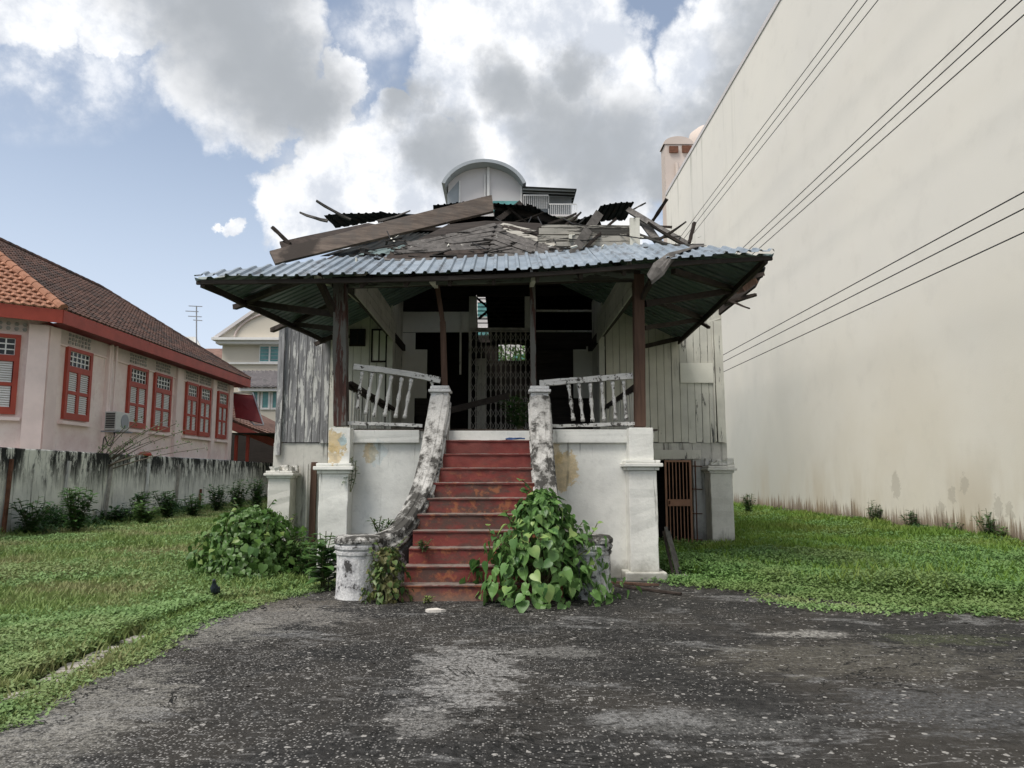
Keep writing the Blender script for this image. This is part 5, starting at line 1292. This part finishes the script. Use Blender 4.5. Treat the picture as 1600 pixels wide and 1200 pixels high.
def bush(name,label,c,radfn,H,n_obj,n_stuff,size,mat,seed,squash=1.0,front=None,cat='bush',ymax=None,sprigs=0):
    random.seed(seed)
    root=thing(name,label,cat,c); c=Vector(c); meshes=[heart_mesh(mat,v) for v in (.5,1.0,1.5)]
    def sample(shell):
        while True:
            h=random.random()**.85; a=random.uniform(0,2*math.pi)
            if front is not None and math.sin(a)>front: continue
            r=radfn(h,a)*shell
            p=c+Vector((math.cos(a)*r,math.sin(a)*r*squash,h*H+.02))
            o=Vector((math.cos(a),math.sin(a)*squash,.25+h*.9)).normalized()
            return p,o,h
    stv=[];stf=[]
    for i in range(n_obj+n_stuff):
        outer=i<n_obj
        p,o,h=sample(random.uniform(.88,1.08) if outer else random.uniform(.35,.9))
        tip=Vector((o.x*.5+random.gauss(0,.4),o.y*.5+random.gauss(0,.35),-.8+random.gauss(0,.3)+h*.3))
        nr=o+Vector((random.gauss(0,.3),random.gauss(0,.3),random.gauss(0.15,.25)))
        s=size*random.choice((random.uniform(.4,.8),random.uniform(.75,1.2)))*(1-.3*h)
        mw=Matrix.Translation(p)@orient(tip,nr)@Matrix.Diagonal((s,s,s,1))
        if outer: inst('leaf',random.choice(meshes)[0],root,mw)
        else:
            _,v,f=random.choice(meshes); b=len(stv); stv+=[mw@q for q in v]; stf+=[tuple(b+k for k in ff) for ff in f]
    mb=MB(); mb.add(stv,stf); mb.build('inner_leaves',mat,root,kind='stuff')
    if sprigs:
        mb=MB()
        for i in range(sprigs):
            a=random.uniform(0,6.28); h=random.uniform(.45,1.0); r0=radfn(min(h,.97),a)*.8; b0=c+Vector((math.cos(a)*r0,math.sin(a)*r0*squash,h*H*.93))
            e0=b0+Vector((math.cos(a)*.16,math.sin(a)*.1,random.uniform(.12,.3))); pts=catmull([c+Vector((0,0,.2)),b0,e0],4); mb.tube(pts,.006,4)
            for q in range(4):
                pp=b0.lerp(e0,(q+1)/4); t_=random.uniform(0,6.28); tip=Vector((math.cos(t_),math.sin(t_),random.uniform(-.6,.4))); s_=size*random.uniform(.35,.7)
                inst('leaf',random.choice(meshes)[0],root,Matrix.Translation(pp)@orient(tip,Vector((0,-.5,1)))@Matrix.Diagonal((s_,s_,s_,1)))
        mb.build('sprig_stems','stem',root,kind='stuff')
    mb=MB()
    for i in range(16):
        p,o,h=sample(.9); mb.tube(catmull([c+Vector((random.uniform(-.05,.05),random.uniform(-.05,.05),0)),c.lerp(p,.5)+Vector((0,0,.12)),p],4),.008,5)
    mb.build('stems','stem',root,kind='stuff')
    return root
c=G(848,925); c=Vector((.46,9.02,0))
def rad_c(h,a):
    r=.92*(1-h)**.72+.05
    if h>.6: r*=.85
    return r*(1+.16*math.sin(3*a+1)+.10*math.sin(7*a))+.03
bush('heart_leaved_fig','large heart-leaved fig bush growing against the right of the red steps',(.47,8.95,0),rad_c,1.3,250,750,.165,'heart',21,.62,sprigs=12)
def rad_l(h,a):
    return .95*(1-h*h)**.5*(1+.12*math.sin(3*a)+.1*math.sin(5*a+2))
bush('heart_leaved_shrub','spreading pale green heart-leaved shrub on the lawn left of the stairs',(-3.7,11.1,0),lambda h,a:rad_l(h,a)*1.0,1.0,250,1700,.125,'heart2',22,.8,sprigs=12)
bush('heart_leaved_seedling','small bronze-tinted leafy bush at the foot of the left stair drum',(-1.38,8.93,0),lambda h,a:.27*(1-h)**.35*(1+.2*math.sin(4*a)),.62,180,260,.085,'heart3',23,.7,sprigs=5)
# lance-leaved weeds
def weed(name,label,c,H,nst,mat='weed',spread=.25,L=.2,seed=1,group=None,cat='weed',dens=9):
    random.seed(seed); root=thing(name,label,cat,c,group); c=Vector(c); lm=MB(); sm=MB()
    for s in range(nst):
        a=random.uniform(0,6.28); top=c+Vector((math.cos(a)*spread*random.random(),math.sin(a)*spread*random.random(),H*random.uniform(.6,1)))
        b=c+Vector((random.uniform(-.06,.06),random.uniform(-.06,.06),0)); pts=catmull([b,b.lerp(top,.5)+Vector((random.uniform(-.03,.03),random.uniform(-.03,.03),0)),top],3)
        sm.tube(pts,.006,4,False)
        for k in range(dens):
            t=.2+.8*k/dens; p=b.lerp(top,t); an=k*2.4+s; d=Vector((math.cos(an),math.sin(an),random.uniform(.1,.7))).normalized(); l=L*random.uniform(.6,1.1)
            sd=d.cross(Vector((0,0,1))).normalized()*l*.19
            q=[p,p+d*l*.35+sd,p+d*l*.35-sd,p+d*l*.72+sd*.8+Vector((0,0,-l*.08)),p+d*l*.72-sd*.8+Vector((0,0,-l*.08)),p+d*l+Vector((0,0,-l*.25)),p+d*l*.4+Vector((0,0,-l*.03))]
            lm.add(q,[(0,1,6),(0,6,2),(6,1,3),(6,4,2),(6,3,5),(6,5,4)])
    lm.build('leaves',mat,root,kind='stuff'); sm.build('stems','stem',root,kind='stuff'); return root
WD=[((45,842),.95,8,'dark weed beside the rusty leaning post at the far left of the boundary wall'),((118,838),1.15,14,'tall bushy weed against the boundary wall between the first and second posts'),((178,822),.6,6,'small weed at the wall foot near the pale third post'),
 ((215,818),.95,9,'leafy weed just left of the white fourth wall post'),((225,822),.7,8,'weed directly in front of the white fourth wall post'),((262,816),.95,10,'weed clump between the white post and the fifth post'),((300,812),.8,8,'weed clump near the short rusty stump by the wall'),
 ((340,805),1.1,10,'weed at the wall foot behind the heart-leaved shrub, leftmost'),((372,802),1.3,12,'taller weed behind the heart-leaved shrub'),((400,800),1.4,12,'dark weed by the crumbled left rear pier')]
for i,((px,py),h,n,l) in enumerate(WD):
    g=G(px,py); g.x=max(g.x,BWX(g.y)+.25); weed('weed',l,(g.x,g.y,0),h*1.05,int(n*2.2),'weed',.5,.27,100+i,'weeds along the boundary wall',dens=14)
for i,(px,py,h,n,l,m_) in enumerate([(508,922,.78,13,'broad-bladed plant beside the left stair drum','weed'),(482,905,.6,16,'leafy weed right of the heart-leaved shrub','weed'),(450,903,.55,16,'dark weed tangled in the right side of the heart-leaved shrub','weed'),(330,872,.55,16,'pale feathery weed at the left edge of the heart-leaved shrub','heart2'),(1170,808,.85,22,'dark weed in the corner between house and tall wall','weed'),(1108,850,.8,7,'spindly weed in front of the right rear pier','weed')]):
    g=G(px,py); weed('weed',l,(g.x,g.y,0),h,n,m_,.25 if i<4 else .3,.32 if i==0 else .2,140+i,dens=9)
weed('ivy_clump','straggly green plant sprouting from the left front pier',(-2.22,10.7,1.25),.55,5,'weed',.2,.12,160)
weed('porch_weed','dark leafy plant growing by the folding gate on the porch floor',(.26,11.6,FLOOR),.62,12,'weed',.3,.2,161,dens=12)
weed('stair_tuft','small pale weed on the outer side of the left balustrade',(-1.56,9.62,.72),.26,9,'heart2',.16,.09,162)
weed('stair_tuft','tiny weed in the corner of the lowest steps beside the left balustrade',(-1.0,9.3,.55),.16,6,'weed',.12,.08,163)
for i,(px,py,h,n) in enumerate([(1362,838,.75,14),(1418,846,.55,12),(1537,860,.7,12),(1484,852,.4,7),(1558,862,.4,7)]):
    g=UX(px,py,10.35); weed('wall_weed',['dark creeper clump on the tall wall foot, leftmost of the large ones','bushy creeper clump second along the tall wall foot','dark creeper clump on the tall wall foot nearest the right edge','low creeper between the larger clumps at the tall wall foot','low creeper at the tall wall foot beside the rightmost clump'][i],(10.45,g.y,0),h*1.1,n,'weed',.28,.16,170+i,'creepers at the tall wall foot',dens=12)
weed('step_weed','tiny sprig at the foot of the lowest red step',(G(668,943).x,G(668,943).y,0),.1,4,'heart2',.08,.06,190)
# straggling shrub behind the boundary wall
random.seed(31)
SH=thing('straggly_shrub','sparse twiggy shrub rising behind the boundary wall below the air conditioner','shrub',(-12.6,22.6,0))
sm=MB(); lm=MB(); base=Vector((-12.5,22.3,1.4))
tips=[(163,700),(175,682),(195,668),(215,658),(228,672),(245,665),(262,655),(275,662),(290,672),(205,690),(240,688),(320,700),(300,690),(185,704),(255,700)]
for (px,py) in tips:
    t=U(px,py,22.6+random.uniform(-.5,.5)); pts=catmull([base+Vector((random.uniform(-.3,.3),random.uniform(-.3,.3),0)),base.lerp(t,.55)+Vector((0,0,.12)),t],5); sm.tube(pts,[.02]*(len(pts)//2)+[.011]*(len(pts)-len(pts)//2),4)
    for k in range(34):
        p=pts[random.randrange(4,len(pts))]+Vector([random.uniform(-.1,.1) for _ in range(3)]); d=Vector([random.uniform(-1,1) for _ in range(3)]).normalized()*random.uniform(.05,.1); s_=d.cross(Vector((.3,.2,1))).normalized()*.02
        lm.add([p,p+d*.5+s_,p+d,p+d*.5-s_],[(0,1,2,3)])
sm.build('branches','twig',SH); lm.build('leaves','heart2',SH,kind='stuff')
# tree behind the house seen through the openings
random.seed(33)
TR=thing('background_tree','leafy tree behind the house glimpsed through the folding gate','tree',(.6,32,0))
mb=MB(); mb.tube(catmull([(.6,32,0),(.7,32,2.5),(.4,32,5)],5),[.25]*6+[.16]*5,8); mb.build('trunk','bark',TR)
lm=MB()
for i in range(6500):
    p=Vector((.6,32,5.6))+Vector((random.gauss(0,1.5),random.gauss(0,1),random.gauss(0,.75))); d=Vector([random.uniform(-1,1) for _ in range(3)]).normalized()*random.uniform(.12,.26); s_=d.cross(Vector((.3,.2,1))).normalized()*.06
    lm.add([p,p+d*.5+s_,p+d,p+d*.5-s_],[(0,1,2,3)])
lm.build('crown','heart',TR,kind='stuff')
# ---- lawn scatter
rng=np.random.default_rng(7)
eL=np.array([[p.x,p.y] for p in edgeL+[Vector((-5.2,2.4,0)),Vector((-6.5,-1,0))]]); o_=np.argsort(eL[:,1]); eL=eL[o_]
eR=np.array([[p.x,p.y] for p in edgeR+[Vector((12,9.0,0))]]); o_=np.argsort(eR[:,0]); eR=eR[o_]
def nz2(x,y,s,o=0):
    return (np.sin(x*s*1.7+o+1.3*np.sin(y*s*1.1+o))+np.sin(y*s*1.9+2*o+1.7*np.sin(x*s*.9))+np.sin((x+y)*s*3.1+o)*.6+np.sin((x-y)*s*5.3)*.4)/3
def left_pts(n,y0=2.6,y1=40,margin=.0):
    Y=y0*(y1/y0)**rng.random(n); xr=np.interp(Y,eL[:,1],eL[:,0])-margin
    xr=np.where(Y>10.6,np.where(Y<15.5,-2.75,-4.95),xr); xl=np.maximum(BWX(Y)+.06,-.78*Y-1.0)
    X=xl+(xr-xl)*rng.random(n); k=xr>xl; return X[k],Y[k],(xr-X)[k]
def right_pts(n,y1=44):
    X=2.35+(10.5-2.35)*rng.random(n); yb=np.interp(X,eR[:,0],eR[:,1]); Y=yb*(y1/yb)**(rng.random(n)**1.15)
    k=(X<.85*Y+1)&~((X<4.95)&(Y>15.0))&~((X<2.9)&(Y<10.95)); return X[k],Y[k],(Y-yb)[k]
SP=np.array([[p.x,p.y] for p in (G(225,997),G(150,1030),G(80,1070),G(0,1102))])
def offstrip(X,Y):
    d=np.full(len(X),9.0)
    for a,b in zip(SP,SP[1:]):
        t=np.clip(((X-a[0])*(b-a)[0]+(Y-a[1])*(b-a)[1])/((b-a)**2).sum(),0,1); d=np.minimum(d,np.hypot(X-a[0]-t*(b-a)[0],Y-a[1]-t*(b-a)[1]))
    return (d>.12+.07*nz2(X,Y,3))|(rng.random(len(X))<.06)
def blades(X,Y,H,name,mat,label,w=.006,lean=.5):
    n=len(X); a=rng.random(n)*6.283; b=rng.random(n)*6.283; h=H*(.5+.7*rng.random(n)); ww=(w*(1+Y/9))
    V=np.zeros((n,5,3)); ca,sa=np.cos(a),np.sin(a); lx=np.cos(b)*lean*h; ly=np.sin(b)*lean*h
    base=np.stack([X,Y,np.zeros(n)],1)
    V[:,0]=base+np.stack([-ca*ww,-sa*ww,0*a],1); V[:,1]=base+np.stack([ca*ww,sa*ww,0*a],1)
    mid=base+np.stack([lx*.35,ly*.35,h*.6],1); V[:,2]=mid+np.stack([ca*ww*.8,sa*ww*.8,0*a],1); V[:,3]=mid-np.stack([ca*ww*.8,sa*ww*.8,0*a],1)
    V[:,4]=base+np.stack([lx,ly,h],1)
    i=np.arange(n)[:,None]*5; F=np.concatenate([i+np.array([[0,1,2]]),i+np.array([[0,2,3]]),i+np.array([[3,2,4]])])
    return npmesh(name,V.reshape(-1,3),F,mat,None,label,'grass',kind='stuff')
def leaflets(X,Y,Z,S,name,mat,label,cat='ground cover',tilt=.55):
    """clusters of three rounded leaflets"""
    n=len(X); parts=[]
    V=np.zeros((n,3,5,3)); a0=rng.random(n)*6.283
    for j in range(3):
        a=a0+j*2.094+rng.normal(0,.2,n); t=rng.normal(0,tilt,n)
        d=np.stack([np.cos(a),np.sin(a),np.sin(t)*.9],1); s=np.stack([-np.sin(a),np.cos(a),rng.normal(0,.35,n)],1)
        c=np.stack([X,Y,Z],1); S_=S[:,None]
        V[:,j,0]=c; V[:,j,1]=c+(d*.45+s*.33)*S_; V[:,j,2]=c+(d*.95+s*.25)*S_; V[:,j,3]=c+(d*.95-s*.25)*S_; V[:,j,4]=c+(d*.45-s*.33)*S_
    V=V.reshape(-1,3); k=np.arange(n*3)[:,None]*5; F=k+np.array([[0,1,2,3,4]])
    return npmesh(name,V,F,mat,None,label,cat,kind='stuff')
X,Y,dd=left_pts(150000); k=rng.random(len(X))<np.clip(.75+.4*nz2(X,Y,.5,1),.3,1); k2=offstrip(X,Y); k=k&k2; X,Y,dd=X[k],Y[k],dd[k]
H=.05+.05*(nz2(X,Y,.8)+.6)+.004*Y; wd=X-BWX(Y); H=np.where(dd<.25,H*.6,H); H=np.where(wd<.9,H+.16*(1-wd/.9)*(.4+rng.random(len(X))),H); blades(X,Y,np.clip(H,.03,.3),'lawn_grass','grass','short rough lawn grass left of the asphalt')
X,Y,dd=left_pts(110000,3.6,38,.05); k=rng.random(len(X))<np.clip(.45+.9*nz2(X,Y,.55,4)+(X>-7)*.25,.05,1); k=k&offstrip(X,Y); X,Y,dd=X[k],Y[k],dd[k]
Z=(.03+.09*rng.random(len(X)))*(1+.6*nz2(X,Y,1.1,2)); Z=np.where(dd<.3,Z*.4,Z)+.0; leaflets(X,Y,np.clip(Z,.012,.3),.014+.018*rng.random(len(X))+.0012*Y,'clover_cover','cover','bright clover-like ground cover on the left lawn')
X,Y,dd=right_pts(170000); mound=np.clip(1-((Y-10.2)/3.5)**2,0,1); k=rng.random(len(X))<np.clip(np.where(Y<14.5,1.0,.25)*np.clip(dd*2.2+.05+.5*nz2(X,Y,2.1,5),0,1),0,1); X,Y,dd=X[k],Y[k],dd[k]
Z=(.03+.17*rng.random(len(X))**.7)*np.clip(dd*1.4+.15,.1,1)*(1+.5*nz2(X,Y,1.2,3)); leaflets(X,Y,np.clip(Z,.012,.4),.013+.022*rng.random(len(X))+.001*Y,'dense_ground_cover','cover_dark','dense low green creeper covering the ground right of the house')
X,Y,dd=right_pts(120000); k=(rng.random(len(X))<.16)&(dd>.5)|(Y>13.5+1.2*nz2(X,Y,1.1,2)); X,Y=X[k],Y[k]; blades(X,Y,.18+.10*(nz2(X,Y,.8)+.5),'meadow_grass','meadow','taller yellow-green grass at the foot of the tall wall',.008,.4)
n=26000; Y=11+30*rng.random(n)**1.2; w_=rng.random(n)**1.5*.8; X=BWX(Y)+.04+w_; g_=nz2(X,Y,.8,9)+.35*nz2(X,Y,2.3,2); k=rng.random(n)<np.clip(.35+g_,.05,1); X,Y,w_,g_=X[k],Y[k],w_[k],g_[k]
leaflets(X,Y,np.clip((.1+.75*rng.random(len(X)))*(.45+.55*np.clip(g_,-.4,1))*(1-w_/.9),.02,.9),.035+.04*rng.random(len(X)),'wall_foot_growth','weed','tangled low growth along the foot of the boundary wall')
n=9000; Y=13+30*rng.random(n)**1.3; w_=rng.random(n)**1.5*.5; X=10.58-w_; g_=nz2(X,Y,1.1,4)+.3*nz2(X,Y,3,2); k=rng.random(n)<np.clip(.1+g_,.03,1); X,Y,w_,g_=X[k],Y[k],w_[k],g_[k]
leaflets(X,Y,np.clip((.08+.4*rng.random(len(X)))*(.4+.6*np.clip(g_,-.3,1)),.02,.6),.03+.04*rng.random(len(X)),'wall_foot_growth','weed','tangled low growth along the foot of the tall wall')
# fringe over asphalt edges
def fringe(pts,n,spread,nm,mat,label,S=.022,h=.025):
    P=np.array([[p.x,p.y] for p in pts]); seg=rng.integers(0,len(P)-1,n); t=rng.random(n)[:,None]; q=P[seg]*(1-t)+P[seg+1]*t; q+=rng.normal(0,spread,(n,2))
    return leaflets(q[:,0],q[:,1],.014+h*rng.random(n),S*(.5+rng.random(n)),nm,mat,label)
Ls=resamp(edgeL,.3,0,1); Rs=resamp(edgeR,.3,0,1)
fringe(Ls,3500,.09,'edge_weeds','cover','small weeds creeping over the left edge of the asphalt')
fringe(Rs,9000,.22,'edge_weeds','cover_dark','small weeds creeping over the right edge of the asphalt',.032,.05)
pt=[G(*q) for q in ((1200,936),(1280,950),(1380,955),(1500,952),(1600,965))]; fringe(pt,1500,.14,'edge_weeds','cover','pale sprigs growing through cracks in the right of the asphalt',.026,.02)
pt=[G(*q) for q in ((0,1118),(60,1082),(150,1045),(220,1018))]; P=np.array([[p.x,p.y] for p in pt]); n=9000; seg=rng.integers(0,3,n); t=rng.random(n)[:,None]; q=P[seg]*(1-t)+P[seg+1]*t+rng.normal(0,.09,(n,2)); kk=offstrip(q[:,0],q[:,1]); q=q[kk]; n=len(q); blades(q[:,0],q[:,1],np.full(n,.035),'edge_grass','grass','thin strip of grass between the two concrete strips at lower left',.004,.7)
# fallen leaves and grit on asphalt
random.seed(41); mb=MB()
for i in range(260):
    px=random.uniform(300,1600); py=random.uniform(930,1100); p=G(px,py,.008); s=random.uniform(.008,.028); a=random.random()*6.28
    if not (-2.5<p.x<7 ): continue
    d=Vector((math.cos(a),math.sin(a),.15))*s; e=Vector((-math.sin(a),math.cos(a),.2))*s*.5; mb.add([p-d,p+e+Vector((0,0,.004)),p+d,p-e],[(0,1,2,3)])
mb.build('leaf_litter','slat_wood',None,'dry leaf scraps and chips scattered on the asphalt','litter',kind='stuff')
# ================================================================ PIGEON
g=G(335,944); pg=thing('pigeon','dark blue-grey pigeon standing at the edge of the lawn','bird',(g.x,g.y,.03))
B_=Vector((g.x,g.y,.045)); fx=Vector((.15,-.98,0)).normalized()
spine=[(-.17,.035,.006,.004),(-.13,.05,.02,.010),(-.09,.075,.032,.028),(-.04,.10,.046,.045),(.01,.125,.050,.052),(.045,.15,.042,.045),(.06,.18,.028,.030),(.064,.205,.021,.023),(.072,.225,.022,.024),(.088,.236,.016,.018),(.098,.236,.006,.007)]
vs=[];n=12
for (x,z,rw,rh) in spine:
    for k in range(n):
        t=6.283*k/n; sdv=Vector((-fx.y,fx.x,0)); vs.append(B_+fx*x+Vector((0,0,z))+sdv*(rw*math.cos(t))+Vector((0,0,rh*math.sin(t)))*1.0+fx*(0 if x<.05 else -.0)*math.sin(t))
fs=[(i*n+k,i*n+(k+1)%n,(i+1)*n+(k+1)%n,(i+1)*n+k) for i in range(len(spine)-1) for k in range(n)]+[tuple(range(n-1,-1,-1)),tuple((len(spine)-1)*n+k for k in range(n))]
mb=MB(); mb.add(vs,fs); mb.build('body','pigeon',pg,smooth=True)
mb=MB(); mb.tube([B_+fx*.095+Vector((0,0,.236)),B_+fx*.12+Vector((0,0,.230))],[.006,.001],6); mb.build('beak','black',pg)
for s in (-1,1):
    sdv=Vector((-fx.y,fx.x,0))*s
    mb=MB(); a=B_+sdv*.047; mb.slab([a+fx*.03+Vector((0,0,.15)),a-fx*.02+Vector((0,0,.155)),a-fx*.15-sdv*.03+Vector((0,0,.06)),a-fx*.03+Vector((0,0,.075))],.012); mb.build('wing','pigeon',pg,bevel=.004)
    mb=MB(); f=B_+sdv*.02+fx*.0; mb.tube([f+Vector((0,0,.085)),f+fx*.01+Vector((0,0,-.035))],.004,5)
    for q in (-.5,0,.5): mb.tube([f+fx*.01+Vector((0,0,-.035)),f+fx*.04+sdv*q*.03+Vector((0,0,-.04))],.003,4)
    mb.build('leg','rust',pg)
    mb=MB(); e=B_+fx*.08+sdv*.019+Vector((0,0,.232)); mb.lathe(e-Vector((0,0,.003)),[(.001,0),(.004,.003),(.001,.006)],6); mb.build('eye','orange_gate',pg)
